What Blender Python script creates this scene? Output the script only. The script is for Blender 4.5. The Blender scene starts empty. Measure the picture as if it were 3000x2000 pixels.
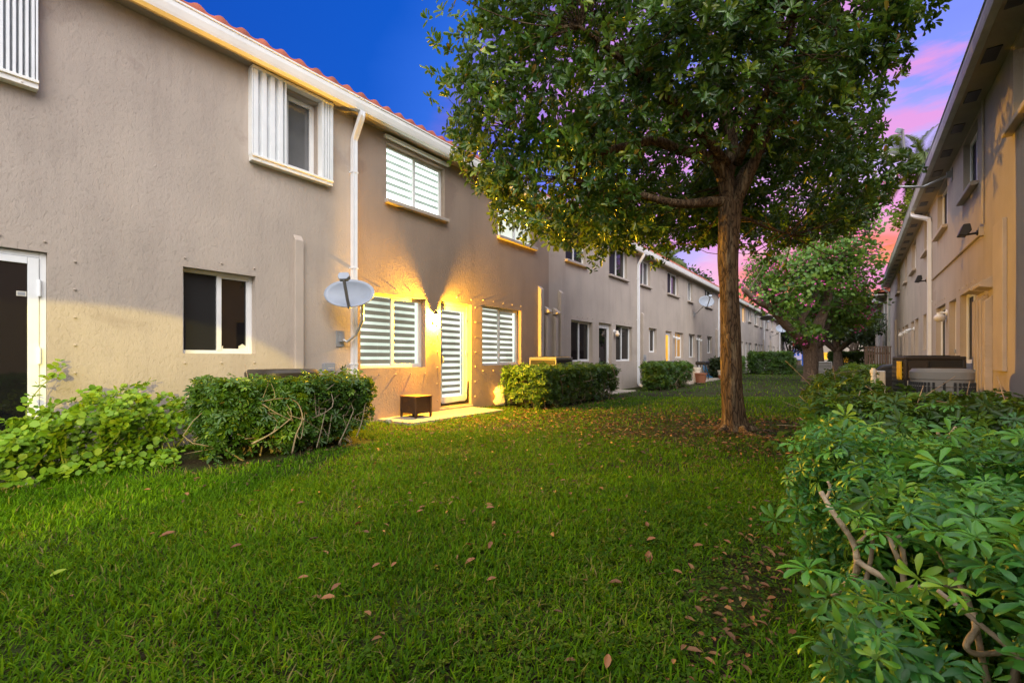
import bpy, math, random
import numpy as np
from mathutils import Vector, Matrix
R = math.radians
rng = np.random.default_rng(11)
random.seed(5)
scene = bpy.context.scene
C = scene.collection

# ------------------------------------------------------------------ camera
H = 1.1                                   # lens height
YAW = math.atan2(1000, 1333.0)            # the rows of houses run along +Y
cd = bpy.data.cameras.new('camera'); cam = bpy.data.objects.new('camera', cd); C.objects.link(cam)
cam.location = (0, 0, H); cam.rotation_euler = (R(90), 0, YAW)
cd.sensor_width = 36; cd.lens = 16.0; cd.shift_y = 0.017
cd.clip_start = 0.02; cd.clip_end = 1500
scene.camera = cam

# ------------------------------------------------------------------ exposure
vs = scene.view_settings
vs.view_transform = 'Standard'; vs.look = 'None'; vs.exposure = 0.3; vs.gamma = 1.0
vs.use_curve_mapping = False
scene.cycles.use_denoising = True
scene.cycles.use_adaptive_sampling = True
scene.cycles.adaptive_threshold = 0.015
scene.cycles.max_bounces = 7; scene.cycles.transparent_max_bounces = 12
scene.cycles.sample_clamp_indirect = 4.0
scene.cycles.caustics_reflective = False; scene.cycles.caustics_refractive = False

# ------------------------------------------------------------------ world: dusk sky
SUN_EL, SUN_AZ = 41.0, 125.0              # soft after-sunset glow behind the viewer
w = bpy.data.worlds.new('World'); scene.world = w; w.use_nodes = True
nt = w.node_tree; nt.nodes.clear(); N = nt.nodes.new; LK = nt.links.new
def ramp(node, stops):
    cr = node.color_ramp
    while len(cr.elements) > 1: cr.elements.remove(cr.elements[-1])
    cr.elements[0].position = stops[0][0]; cr.elements[0].color = (*stops[0][1], 1)
    for p, c in stops[1:]:
        e = cr.elements.new(p); e.color = (*c, 1)
wout = N('ShaderNodeOutputWorld')
tc = N('ShaderNodeTexCoord'); sep = N('ShaderNodeSeparateXYZ'); LK(tc.outputs['Generated'], sep.inputs[0])
nz = N('ShaderNodeTexNoise'); nz.inputs['Scale'].default_value = 2.6; nz.inputs['Detail'].default_value = 5; nz.inputs['Roughness'].default_value = .55
mp = N('ShaderNodeMapping'); mp.inputs['Scale'].default_value = (1, .8, 3.0); mp.inputs['Rotation'].default_value = (0, R(-18), 0); LK(tc.outputs['Generated'], mp.inputs[0]); LK(mp.outputs[0], nz.inputs['Vector'])
m1 = N('ShaderNodeMath'); m1.operation = 'MULTIPLY_ADD'; LK(nz.outputs['Fac'], m1.inputs[0]); m1.inputs[1].default_value = .10; m1.inputs[2].default_value = -.05
m2 = N('ShaderNodeMath'); m2.operation = 'ADD'; LK(sep.outputs['Y'], m2.inputs[0]); LK(m1.outputs[0], m2.inputs[1])
m3 = N('ShaderNodeMath'); m3.operation = 'MULTIPLY_ADD'; LK(m2.outputs[0], m3.inputs[0]); m3.inputs[1].default_value = .5; m3.inputs[2].default_value = .5
rp = N('ShaderNodeValToRGB'); LK(m3.outputs[0], rp.inputs[0])
def yy(v): return v*.5+.5
GLOW = (2.3, 2.15, 2.0)
ramp(rp, [(0.0, GLOW), (yy(-.25), (2.0, 1.95, 1.95)), (yy(.08), (.35, .50, .95)), (yy(.2), (.0, .058, .41)), (yy(.5), (.0, .076, .49)),
          (yy(.60), (.02, .12, .62)), (yy(.68), (.11, .11, .56)), (yy(.80), (.13, .19, .80)), (yy(.90), (.22, .28, .86)),
          (yy(.945), (.50, .40, .82)), (yy(.965), (.86, .48, .64)), (yy(.98), (.82, .23, .24)), (yy(.992), (.85, .20, .10)), (1.0, (.80, .26, .10))])
# pink cloud streaks towards the glow
nz2 = N('ShaderNodeTexNoise'); nz2.inputs['Scale'].default_value = 5.2; nz2.inputs['Detail'].default_value = 7; nz2.inputs['Roughness'].default_value = .55
mp2 = N('ShaderNodeMapping'); mp2.inputs['Scale'].default_value = (.9, .7, 3.4); mp2.inputs['Rotation'].default_value = (R(0), R(22), 0); mp2.inputs['Location'].default_value = (.35, .2, .55); LK(tc.outputs['Generated'], mp2.inputs[0]); LK(mp2.outputs[0], nz2.inputs['Vector'])
cr2 = N('ShaderNodeValToRGB'); ramp(cr2, [(.45, (0, 0, 0)), (.58, (1, 1, 1))]); LK(nz2.outputs['Fac'], cr2.inputs[0])
msk = N('ShaderNodeMapRange'); msk.inputs['From Min'].default_value = .6; msk.inputs['From Max'].default_value = .8; msk.clamp = True; LK(sep.outputs['Y'], msk.inputs['Value'])
mm = N('ShaderNodeMath'); mm.operation = 'MULTIPLY'; LK(cr2.outputs[0], mm.inputs[0]); LK(msk.outputs[0], mm.inputs[1])
mm2 = N('ShaderNodeMath'); mm2.operation = 'MULTIPLY'; LK(mm.outputs[0], mm2.inputs[0]); mm2.inputs[1].default_value = .8
mix = N('ShaderNodeMixRGB'); LK(mm2.outputs[0], mix.inputs[0]); LK(rp.outputs[0], mix.inputs[1]); mix.inputs[2].default_value = (.74, .28, .62, 1)
zr = N('ShaderNodeMapRange'); zr.inputs['From Min'].default_value = .66; zr.inputs['From Max'].default_value = .84; zr.clamp = True; LK(sep.outputs['Z'], zr.inputs['Value'])
mixz = N('ShaderNodeMixRGB'); LK(zr.outputs[0], mixz.inputs[0]); LK(mix.outputs[0], mixz.inputs[1]); mixz.inputs[2].default_value = (1.75, 1.75, 1.85, 1)   # pale overhead afterglow
bgA = N('ShaderNodeBackground'); LK(mixz.outputs[0], bgA.inputs[0]); bgA.inputs[1].default_value = 1.0
sky = N('ShaderNodeTexSky'); sky.sky_type = 'NISHITA'; sky.sun_disc = False
sky.sun_elevation = R(SUN_EL); sky.sun_rotation = R(SUN_AZ)
bgB = N('ShaderNodeBackground'); LK(sky.outputs[0], bgB.inputs[0]); bgB.inputs[1].default_value = 0.006
add = N('ShaderNodeAddShader'); LK(bgA.outputs[0], add.inputs[0]); LK(bgB.outputs[0], add.inputs[1]); LK(add.outputs[0], wout.inputs[0])

sd = bpy.data.lights.new('sun', 'SUN'); sun = bpy.data.objects.new('sun', sd); C.objects.link(sun)
sd.energy = 1.7; sd.angle = R(40); sd.color = (1.0, .965, .93)
_to = Vector((math.sin(R(SUN_AZ))*math.cos(R(SUN_EL)), math.cos(R(SUN_AZ))*math.cos(R(SUN_EL)), math.sin(R(SUN_EL))))
sun.rotation_euler = (-_to).to_track_quat('-Z', 'Y').to_euler()

# ------------------------------------------------------------------ material helpers
def nmat(name):
    m = bpy.data.materials.new(name); m.use_nodes = True
    return m, m.node_tree, m.node_tree.nodes['Principled BSDF']
def pmat(name, col, rough=.5, metal=0., spec=.5, var=.0, vscale=4., bump=0., bscale=60., emit=None, estr=0., stretch=(1, 1, 1)):
    m, t, b = nmat(name)
    b.inputs['Base Color'].default_value = (*col, 1); b.inputs['Roughness'].default_value = rough
    b.inputs['Metallic'].default_value = metal; b.inputs['Specular IOR Level'].default_value = spec
    if emit: b.inputs['Emission Color'].default_value = (*emit, 1); b.inputs['Emission Strength'].default_value = estr
    if var or bump:
        g = t.nodes.new('ShaderNodeNewGeometry'); mpn = t.nodes.new('ShaderNodeMapping'); mpn.inputs['Scale'].default_value = stretch
        t.links.new(g.outputs['Position'], mpn.inputs[0])
    if var:
        n = t.nodes.new('ShaderNodeTexNoise'); n.inputs['Scale'].default_value = vscale; n.inputs['Detail'].default_value = 6
        t.links.new(mpn.outputs[0], n.inputs['Vector'])
        r = t.nodes.new('ShaderNodeValToRGB'); t.links.new(n.outputs['Fac'], r.inputs[0])
        ramp(r, [(.3, tuple(max(0, c*(1-var)) for c in col)), (.7, tuple(c*(1+var) for c in col))])
        t.links.new(r.outputs[0], b.inputs['Base Color'])
    if bump:
        n2 = t.nodes.new('ShaderNodeTexNoise'); n2.inputs['Scale'].default_value = bscale; n2.inputs['Detail'].default_value = 4
        t.links.new(mpn.outputs[0], n2.inputs['Vector'])
        bp = t.nodes.new('ShaderNodeBump'); bp.inputs['Strength'].default_value = 1.0; bp.inputs['Distance'].default_value = bump
        t.links.new(n2.outputs['Fac'], bp.inputs['Height']); t.links.new(bp.outputs[0], b.inputs['Normal'])
    return m
def stucco(name, col, dist=.0075):
    m, t, b = nmat(name); nn = t.nodes.new; lk = t.links.new
    b.inputs['Roughness'].default_value = .85; b.inputs['Specular IOR Level'].default_value = .25
    g = nn('ShaderNodeNewGeometry')
    mpn = nn('ShaderNodeMapping'); mpn.inputs['Scale'].default_value = (1, 1, .55); lk(g.outputs['Position'], mpn.inputs[0])
    mp3 = nn('ShaderNodeMapping'); mp3.inputs['Scale'].default_value = (1, 1, .16); lk(g.outputs['Position'], mp3.inputs[0])
    n1 = nn('ShaderNodeTexNoise'); n1.inputs['Scale'].default_value = .9; n1.inputs['Detail'].default_value = 5; lk(g.outputs['Position'], n1.inputs['Vector'])
    n2 = nn('ShaderNodeTexNoise'); n2.inputs['Scale'].default_value = 3.0; n2.inputs['Detail'].default_value = 7; n2.inputs['Roughness'].default_value = .65; lk(mp3.outputs[0], n2.inputs['Vector'])
    r1 = nn('ShaderNodeValToRGB'); lk(n1.outputs['Fac'], r1.inputs[0]); ramp(r1, [(.3, tuple(c*.90 for c in col)), (.7, tuple(c*1.07 for c in col))])
    r2 = nn('ShaderNodeValToRGB'); lk(n2.outputs['Fac'], r2.inputs[0]); ramp(r2, [(.26, (.82, .81, .81)), (.46, (.98, .98, .98)), (.75, (1.08, 1.07, 1.04))])
    mx = nn('ShaderNodeMixRGB'); mx.blend_type = 'MULTIPLY'; mx.inputs[0].default_value = .8; lk(r1.outputs[0], mx.inputs[1]); lk(r2.outputs[0], mx.inputs[2])
    # darker weathered blotches with a shape of their own
    n5 = nn('ShaderNodeTexNoise'); n5.inputs['Scale'].default_value = .55; n5.inputs['Detail'].default_value = 8; n5.inputs['Roughness'].default_value = .6; n5.inputs['Distortion'].default_value = .6; lk(g.outputs['Position'], n5.inputs['Vector'])
    r5 = nn('ShaderNodeValToRGB'); lk(n5.outputs['Fac'], r5.inputs[0]); ramp(r5, [(.62, (1, 1, 1)), (.66, (.84, .82, .82))])
    mx2 = nn('ShaderNodeMixRGB'); mx2.blend_type = 'MULTIPLY'; mx2.inputs[0].default_value = .8; lk(mx.outputs[0], mx2.inputs[1]); lk(r5.outputs[0], mx2.inputs[2])
    lk(mx2.outputs[0], b.inputs['Base Color'])
    n3 = nn('ShaderNodeTexNoise'); n3.inputs['Scale'].default_value = 30; n3.inputs['Detail'].default_value = 9; n3.inputs['Roughness'].default_value = .72; n3.inputs['Distortion'].default_value = .35; lk(mpn.outputs[0], n3.inputs['Vector'])
    r3 = nn('ShaderNodeValToRGB'); lk(n3.outputs['Fac'], r3.inputs[0]); ramp(r3, [(.34, (0, 0, 0)), (.46, (.55, .55, .55)), (.54, (.62, .62, .62)), (.66, (1, 1, 1))])
    n4 = nn('ShaderNodeTexNoise'); n4.inputs['Scale'].default_value = 7; n4.inputs['Detail'].default_value = 3; lk(g.outputs['Position'], n4.inputs['Vector'])
    ad = nn('ShaderNodeMixRGB'); ad.inputs[0].default_value = .35; lk(r3.outputs[0], ad.inputs[1]); lk(n4.outputs['Fac'], ad.inputs[2])
    bp = nn('ShaderNodeBump'); bp.inputs['Strength'].default_value = .9; bp.inputs['Distance'].default_value = dist
    lk(ad.outputs[0], bp.inputs['Height']); lk(bp.outputs[0], b.inputs['Normal'])
    return m
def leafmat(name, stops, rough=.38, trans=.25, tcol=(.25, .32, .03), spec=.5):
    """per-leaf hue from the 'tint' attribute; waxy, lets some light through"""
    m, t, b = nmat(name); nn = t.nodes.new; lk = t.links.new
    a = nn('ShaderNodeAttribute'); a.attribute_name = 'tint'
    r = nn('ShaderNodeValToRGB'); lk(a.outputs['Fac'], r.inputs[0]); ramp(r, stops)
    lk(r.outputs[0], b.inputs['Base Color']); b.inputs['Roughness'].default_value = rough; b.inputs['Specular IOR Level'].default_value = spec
    tr = nn('ShaderNodeBsdfTranslucent')
    mc = nn('ShaderNodeMixRGB'); mc.inputs[0].default_value = .5; lk(r.outputs[0], mc.inputs[1]); mc.inputs[2].default_value = (*tcol, 1); lk(mc.outputs[0], tr.inputs[0])
    mx = nn('ShaderNodeMixShader'); mx.inputs[0].default_value = trans; lk(b.outputs[0], mx.inputs[1]); lk(tr.outputs[0], mx.inputs[2])
    lk(mx.outputs[0], t.nodes['Material Output'].inputs[0])
    return m
def emitmat(name, col, s):
    m, t, b = nmat(name); b.inputs['Base Color'].default_value = (*[c*.28 for c in col], 1)
    b.inputs['Emission Color'].default_value = (*col, 1)
    g = t.nodes.new('ShaderNodeNewGeometry'); n = t.nodes.new('ShaderNodeTexNoise'); n.inputs['Scale'].default_value = 1.4; n.inputs['Detail'].default_value = 3
    t.links.new(g.outputs['Position'], n.inputs['Vector'])
    r = t.nodes.new('ShaderNodeMapRange'); r.inputs['From Min'].default_value = .35; r.inputs['From Max'].default_value = .65; r.inputs['To Min'].default_value = s*.72; r.inputs['To Max'].default_value = s*1.15
    t.links.new(n.outputs['Fac'], r.inputs['Value']); t.links.new(r.outputs[0], b.inputs['Emission Strength'])
    return m
def glassmat(name):
    m, t, b = nmat(name); t.nodes.remove(b); nn = t.nodes.new
    tr = nn('ShaderNodeBsdfTransparent'); tr.inputs[0].default_value = (.93, .96, .95, 1)
    gl = nn('ShaderNodeBsdfGlossy'); gl.inputs['Roughness'].default_value = .02
    fr = nn('ShaderNodeFresnel'); fr.inputs[0].default_value = 1.45
    mx = nn('ShaderNodeMixShader'); t.links.new(fr.outputs[0], mx.inputs[0]); t.links.new(tr.outputs[0], mx.inputs[1]); t.links.new(gl.outputs[0], mx.inputs[2])
    t.links.new(mx.outputs[0], t.nodes['Material Output'].inputs[0]); return m

M = {}
M['stucco'] = stucco('tan_stucco', (.455, .388, .332))
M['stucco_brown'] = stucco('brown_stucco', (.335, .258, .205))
M['stucco_far'] = stucco('pale_stucco', (.47, .41, .37))
M['stucco_trim'] = pmat('painted_trim', (.46, .39, .33), .75, var=.08, vscale=3, bump=.002, bscale=40)
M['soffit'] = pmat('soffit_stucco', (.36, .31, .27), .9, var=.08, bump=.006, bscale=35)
M['white'] = pmat('white_aluminium', (.82, .84, .85), .38, var=.04, vscale=6)
M['gutter'] = pmat('gutter_white', (.85, .84, .80), .4, var=.07, vscale=2.5)
M['gutter_grey'] = pmat('gutter_mossy', (.38, .40, .37), .45, var=.2, vscale=3.5)
M['down'] = pmat('downspout_white', (.80, .81, .84), .35, var=.05, vscale=3)
M['tile'] = pmat('terracotta_tile', (.34, .085, .04), .75, var=.35, vscale=5, bump=.002)
M['frame'] = pmat('window_frame_white', (.76, .76, .76), .4, var=.05)
M['frame_bronze'] = pmat('window_frame_tan', (.45, .39, .33), .45, var=.06)
M['dark'] = pmat('dark_glass', (.008, .008, .010), .03, spec=.6)
M['screen'] = pmat('insect_screen', (.012, .012, .013), .5, spec=.35)
M['frost'] = pmat('curtained_glass', (.12, .12, .125), .06, spec=.6, var=.35, vscale=1.2)
M['glass'] = glassmat('clear_glass')
M['blind_lit'] = emitmat('lit_sheer_band', (.95, 1.0, .88), 1.1)
M['blind_dim'] = emitmat('lit_opaque_band', (.66, .60, .46), .27)
M['blind_soft'] = emitmat('soft_sheer_band', (.88, .98, .84), .9)
M['blind_hot'] = emitmat('bright_sheer_band', (.90, 1.0, .93), 2.2)
M['blind_half'] = emitmat('bright_opaque_band', (.80, .92, .80), .50)
M['curtain'] = emitmat('lit_curtain', (.93, .95, .82), .92)
M['amber'] = emitmat('lit_amber_room', (1.0, .48, .03), 1.0)
M['amber_dim'] = emitmat('dim_amber_room', (1.0, .50, .10), .22)
M['black'] = pmat('black_plastic', (.012, .012, .013), .45)
M['blackrough'] = pmat('black_sealant', (.008, .007, .006), .8, bump=.004, bscale=50)
M['metal'] = pmat('galvanised_metal', (.42, .43, .44), .4, metal=.7, var=.15, vscale=9)
M['grey'] = pmat('grey_plastic', (.30, .31, .33), .5, var=.05)
M['dish'] = pmat('dish_grey', (.29, .33, .41), .5, var=.06, vscale=7)
M['dishwhite'] = pmat('dish_white', (.66, .64, .62), .5, var=.06, vscale=7)
M['armgrey'] = pmat('arm_grey', (.16, .155, .16), .5)
M['wicker'] = pmat('brown_wicker', (.045, .022, .012), .55, bump=.006, bscale=90, stretch=(1, 1, 3))
M['woodtop'] = pmat('wood_top', (.20, .095, .035), .5, var=.25, vscale=20, stretch=(1, .1, 1))
M['concrete'] = pmat('patio_concrete', (.36, .31, .25), .85, var=.18, vscale=3, bump=.002, bscale=70)
M['ac_dark'] = pmat('ac_brown_metal', (.030, .024, .020), .42)
M['ac_slat'] = pmat('ac_brown_slat', (.075, .062, .05), .4)
M['ac_grey'] = pmat('ac_grey_metal', (.26, .245, .225), .5, var=.08)
M['ac_white'] = pmat('ac_white_metal', (.55, .55, .55), .5)
M['yellow'] = pmat('yellow_label', (.75, .52, .02), .5)
M['paper'] = pmat('white_label', (.70, .66, .56), .5)
M['globe'] = pmat('opal_globe', (.70, .66, .62), .25)
M['terracotta'] = pmat('terracotta_pot', (.32, .12, .06), .8)
M['blue'] = pmat('blue_hose', (.05, .20, .40), .5)
M['bluepaint'] = pmat('blue_paint', (.03, .12, .55), .4)
M['redpaint'] = pmat('red_paint', (.60, .04, .04), .4)
M['lilac'] = pmat('lilac_panel', (.62, .55, .80), .4)
M['yellowpaint'] = pmat('cream_paint', (.75, .70, .35), .4)
M['bag'] = pmat('white_plastic_bag', (.72, .66, .55), .35, bump=.02, bscale=14)
M['tarp'] = pmat('black_cover', (.010, .011, .016), .4, bump=.02, bscale=7)
M['fence'] = pmat('brown_wood_slats', (.13, .085, .06), .8, var=.25, vscale=6)
M['box'] = pmat('blue_grey_box', (.17, .20, .24), .5)
M['wood'] = pmat('twig_bark', (.30, .22, .15), .8, var=.3, vscale=30, bump=.003, bscale=80)
M['palewood'] = pmat('pale_twig_bark', (.27, .21, .145), .75, var=.3, vscale=25, bump=.004, bscale=70)
M['greenstem'] = pmat('green_stem', (.20, .26, .05), .6)
def bark(name, a, b_, c):
    m, t, b = nmat(name); nn = t.nodes.new; lk = t.links.new
    b.inputs['Roughness'].default_value = .9; b.inputs['Specular IOR Level'].default_value = .2
    g = nn('ShaderNodeNewGeometry'); mpn = nn('ShaderNodeMapping'); mpn.inputs['Scale'].default_value = (1, 1, .22); lk(g.outputs['Position'], mpn.inputs[0])
    n0 = nn('ShaderNodeTexNoise'); n0.inputs['Scale'].default_value = 9; n0.inputs['Detail'].default_value = 4; lk(mpn.outputs[0], n0.inputs['Vector'])
    ma = nn('ShaderNodeMixRGB'); ma.inputs[0].default_value = .12; lk(mpn.outputs[0], ma.inputs[1]); lk(n0.outputs['Color'], ma.inputs[2])
    v = nn('ShaderNodeTexVoronoi'); v.feature = 'DISTANCE_TO_EDGE'; v.inputs['Scale'].default_value = 24; lk(ma.outputs[0], v.inputs['Vector'])
    r = nn('ShaderNodeValToRGB'); lk(v.outputs['Distance'], r.inputs[0]); ramp(r, [(0.0, a), (.12, b_), (.5, b_)])
    n2 = nn('ShaderNodeTexNoise'); n2.inputs['Scale'].default_value = 11; n2.inputs['Detail'].default_value = 7; n2.inputs['Roughness'].default_value = .7; lk(mpn.outputs[0], n2.inputs['Vector'])
    r2 = nn('ShaderNodeValToRGB'); lk(n2.outputs['Fac'], r2.inputs[0]); ramp(r2, [(.52, (0, 0, 0)), (.66, (1, 1, 1))])
    mx = nn('ShaderNodeMixRGB'); lk(r2.outputs[0], mx.inputs[0]); lk(r.outputs[0], mx.inputs[1]); mx.inputs[2].default_value = (*c, 1)
    lk(mx.outputs[0], b.inputs['Base Color'])
    bp = nn('ShaderNodeBump'); bp.inputs['Strength'].default_value = 1; bp.inputs['Distance'].default_value = .02
    r4 = nn('ShaderNodeValToRGB'); lk(v.outputs['Distance'], r4.inputs[0]); ramp(r4, [(0.0, (0, 0, 0)), (.25, (1, 1, 1))])
    ad = nn('ShaderNodeMixRGB'); ad.inputs[0].default_value = .4; lk(r4.outputs[0], ad.inputs[1]); lk(n2.outputs['Fac'], ad.inputs[2])
    lk(ad.outputs[0], bp.inputs['Height']); lk(bp.outputs[0], b.inputs['Normal'])
    return m
M['bark'] = bark('ridged_bark', (.020, .013, .008), (.105, .068, .040), (.24, .18, .11))
M['bark2'] = bark('grey_bark', (.07, .05, .04), (.15, .11, .085), (.21, .16, .13))
M['leaf'] = leafmat('glossy_tree_leaf', [(0, (.014, .052, .012)), (.45, (.040, .115, .016)), (.8, (.11, .22, .020)), (.97, (.22, .28, .02)), (1, (.28, .16, .03))], .30, .32)
M['leaf_orchid'] = leafmat('orchid_tree_leaf', [(0, (.045, .12, .022)), (.5, (.095, .22, .032)), (1, (.22, .36, .045))], .5, .4)
M['leaf_dark'] = leafmat('dark_tree_leaf', [(0, (.010, .022, .010)), (.6, (.02, .045, .015)), (1, (.05, .085, .02))], .5, .2)
M['leaf_yel'] = leafmat('yellow_green_leaf', [(0, (.08, .14, .015)), (.6, (.20, .26, .02)), (1, (.34, .34, .03))], .5, .4)
M['flower'] = pmat('pink_petals', (.60, .07, .36), .6)
M['lightened_wood'] = pmat('lightened_branch_bark', (.40, .31, .21), .75, var=.35, vscale=22, bump=.008, bscale=45)  # pale twig bark lightened to make up for the shade on these branches
M['leaf_hedge'] = leafmat('hedge_leaf', [(0, (.026, .075, .014)), (.5, (.052, .135, .016)), (.85, (.12, .24, .018)), (1, (.23, .33, .025))], .4, .3)
M['leaf_near'] = leafmat('umbrella_leaf', [(0, (.014, .070, .020)), (.45, (.038, .175, .026)), (.82, (.11, .33, .024)), (1, (.26, .42, .03))], .42, .3)
M['leaf_vine'] = leafmat('vine_leaf', [(0, (.07, .20, .012)), (.5, (.18, .35, .015)), (1, (.34, .46, .03))], .5, .4)
M['grass'] = leafmat('grass_blade', [(0, (.018, .066, .001)), (.5, (.080, .195, .002)), (.85, (.19, .33, .004)), (.95, (.20, .20, .03)), (1, (.24, .19, .09))], .7, .3, tcol=(.14, .30, .002), spec=.12)
M['cover'] = leafmat('clover_leaf', [(0, (.018, .055, .006)), (.6, (.045, .11, .008)), (1, (.12, .18, .02))], .75, .3, spec=.1)
M['litter'] = leafmat('fallen_leaf', [(0, (.06, .03, .014)), (.4, (.17, .078, .03)), (.8, (.27, .13, .05)), (1, (.36, .20, .075))], .7, .1, tcol=(.3, .15, .05))
M['litter_big'] = leafmat('dry_leaf', [(0, (.16, .06, .022)), (1, (.30, .12, .04))], .6, .1, tcol=(.3, .12, .04))
M['palm'] = leafmat('palm_frond', [(0, (.03, .06, .015)), (.5, (.08, .12, .02)), (1, (.32, .26, .02))], .5, .35)
def groundmat():
    m, t, b = nmat('lawn_soil'); nn = t.nodes.new; lk = t.links.new
    b.inputs['Roughness'].default_value = .95; b.inputs['Specular IOR Level'].default_value = .15
    g = nn('ShaderNodeNewGeometry')
    n1 = nn('ShaderNodeTexNoise'); n1.inputs['Scale'].default_value = 1.2; n1.inputs['Detail'].default_value = 9; n1.inputs['Roughness'].default_value = .65; lk(g.outputs['Position'], n1.inputs['Vector'])
    n2 = nn('ShaderNodeTexNoise'); n2.inputs['Scale'].default_value = 45; n2.inputs['Detail'].default_value = 6; lk(g.outputs['Position'], n2.inputs['Vector'])
    r1 = nn('ShaderNodeValToRGB'); lk(n1.outputs['Fac'], r1.inputs[0]); ramp(r1, [(.38, (.030, .020, .013)), (.52, (.035, .045, .012)), (.7, (.045, .075, .013))])
    r2 = nn('ShaderNodeValToRGB'); lk(n2.outputs['Fac'], r2.inputs[0]); ramp(r2, [(.3, (.5, .5, .5)), (.7, (1.25, 1.2, 1.1))])
    mx = nn('ShaderNodeMixRGB'); mx.blend_type = 'MULTIPLY'; mx.inputs[0].default_value = 1; lk(r1.outputs[0], mx.inputs[1]); lk(r2.outputs[0], mx.inputs[2])
    lk(mx.outputs[0], b.inputs['Base Color'])
    bp = nn('ShaderNodeBump'); bp.inputs['Distance'].default_value = .02; lk(n2.outputs['Fac'], bp.inputs['Height']); lk(bp.outputs[0], b.inputs['Normal'])
    return m
M['ground'] = groundmat()

# ------------------------------------------------------------------ object helpers
def tag(o, label, cat, group=None, kind=None):
    if label: o['label'] = label
    if cat: o['category'] = cat
    if group: o['group'] = group
    if kind: o['kind'] = kind
    return o
def thing(name, loc, label, cat, group=None):
    o = bpy.data.objects.new(name, None); C.objects.link(o); o.location = loc; o.empty_display_size = .2
    return tag(o, label, cat, group)
def wloc(o):
    p = Vector(o.location)
    while o.parent: o = o.parent; p += Vector(o.location)
    return p
def link(name, me, parent=None, origin=None):
    """mesh whose vertices are already relative to origin (world)"""
    o = bpy.data.objects.new(name, me); C.objects.link(o)
    origin = Vector(origin if origin is not None else (0, 0, 0))
    if parent is not None:
        o.parent = parent; o.location = origin - wloc(parent)
    else: o.location = origin
    return o
class MB:
    def __init__(s): s.v = []; s.f = []; s.mi = []; s.cur = 0
    def face(s, pts):
        n = len(s.v); s.v += [tuple(p) for p in pts]; s.f.append(tuple(range(n, n+len(pts)))); s.mi.append(s.cur)
    def add(s, vs, fs):
        n = len(s.v); s.v += [tuple(p) for p in vs]; s.f += [tuple(i+n for i in f) for f in fs]; s.mi += [s.cur]*len(fs)
    def box(s, x0, x1, y0, y1, z0, z1, rot=0., piv=None):
        vs = [(x, y, z) for z in (z0, z1) for y in (y0, y1) for x in (x0, x1)]
        if rot:
            px, py = piv or ((x0+x1)/2, (y0+y1)/2); c, sn = math.cos(rot), math.sin(rot)
            vs = [(px+(x-px)*c-(y-py)*sn, py+(x-px)*sn+(y-py)*c, z) for x, y, z in vs]
        s.add(vs, [(0, 2, 3, 1), (4, 5, 7, 6), (0, 1, 5, 4), (2, 6, 7, 3), (0, 4, 6, 2), (1, 3, 7, 5)])
    def tube(s, pts, rad, n=10, cap=True):
        pts = [Vector(p) for p in pts]; k = len(pts)
        if not hasattr(rad, '__len__'): rad = [rad]*k
        up = None; rings = []
        for i in range(k):
            d = (pts[min(i+1, k-1)]-pts[max(i-1, 0)]).normalized()
            if up is None: up = d.orthogonal().normalized()
            else:
                up = up - d*up.dot(d)
                up = up.normalized() if up.length > 1e-6 else d.orthogonal().normalized()
            b = d.cross(up)
            rings.append([pts[i]+(up*math.cos(2*math.pi*j/n)+b*math.sin(2*math.pi*j/n))*rad[i] for j in range(n)])
        vs = [p for r in rings for p in r]; fs = []
        for i in range(k-1):
            for j in range(n):
                a = i*n+j; b2 = i*n+(j+1) % n; fs.append((a, b2, b2+n, a+n))
        if cap: fs.append(tuple(range(n-1, -1, -1))); fs.append(tuple((k-1)*n+j for j in range(n)))
        s.add(vs, fs)
    def lathe(s, prof, c, axis=(0, 0, 1), n=24):
        ax = Vector(axis).normalized(); u = ax.orthogonal().normalized(); b = ax.cross(u); c = Vector(c)
        vs = []; fs = []
        for (r, h) in prof:
            for j in range(n):
                a = 2*math.pi*j/n; vs.append(c+ax*h+(u*math.cos(a)+b*math.sin(a))*max(r, 1e-4))
        for i in range(len(prof)-1):
            for j in range(n):
                p = i*n+j; q = i*n+(j+1) % n; fs.append((p, q, q+n, p+n))
        s.add(vs, fs)
    def extrude(s, poly, vec):
        """closed polygon (3-D points) pushed along vec"""
        v = Vector(vec); n = len(poly); a = [Vector(p) for p in poly]
        s.add(a+[p+v for p in a], [tuple(range(n-1, -1, -1)), tuple(range(n, 2*n))]+[(i, (i+1) % n, n+(i+1) % n, n+i) for i in range(n)])
    def build(s, name, mats, parent=None, smooth=False, bevel=0., origin=None):
        if not isinstance(mats, (list, tuple)): mats = [mats]
        a = np.array(s.v, dtype=float)
        if origin is None:
            origin = ((a[:, 0].min()+a[:, 0].max())/2, (a[:, 1].min()+a[:, 1].max())/2, a[:, 2].min())
        a = a-np.array(origin)
        me = bpy.data.meshes.new(name); me.from_pydata(a.tolist(), [], s.f)
        for m in mats: me.materials.append(m)
        if len(mats) > 1: me.polygons.foreach_set('material_index', s.mi)
        if smooth: me.polygons.foreach_set('use_smooth', [True]*len(s.f))
        me.update()
        o = link(name, me, parent, origin)
        if bevel:
            md = o.modifiers.new('bevel', 'BEVEL'); md.width = bevel; md.segments = 2; md.limit_method = 'ANGLE'; md.angle_limit = R(40)
        return o

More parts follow.
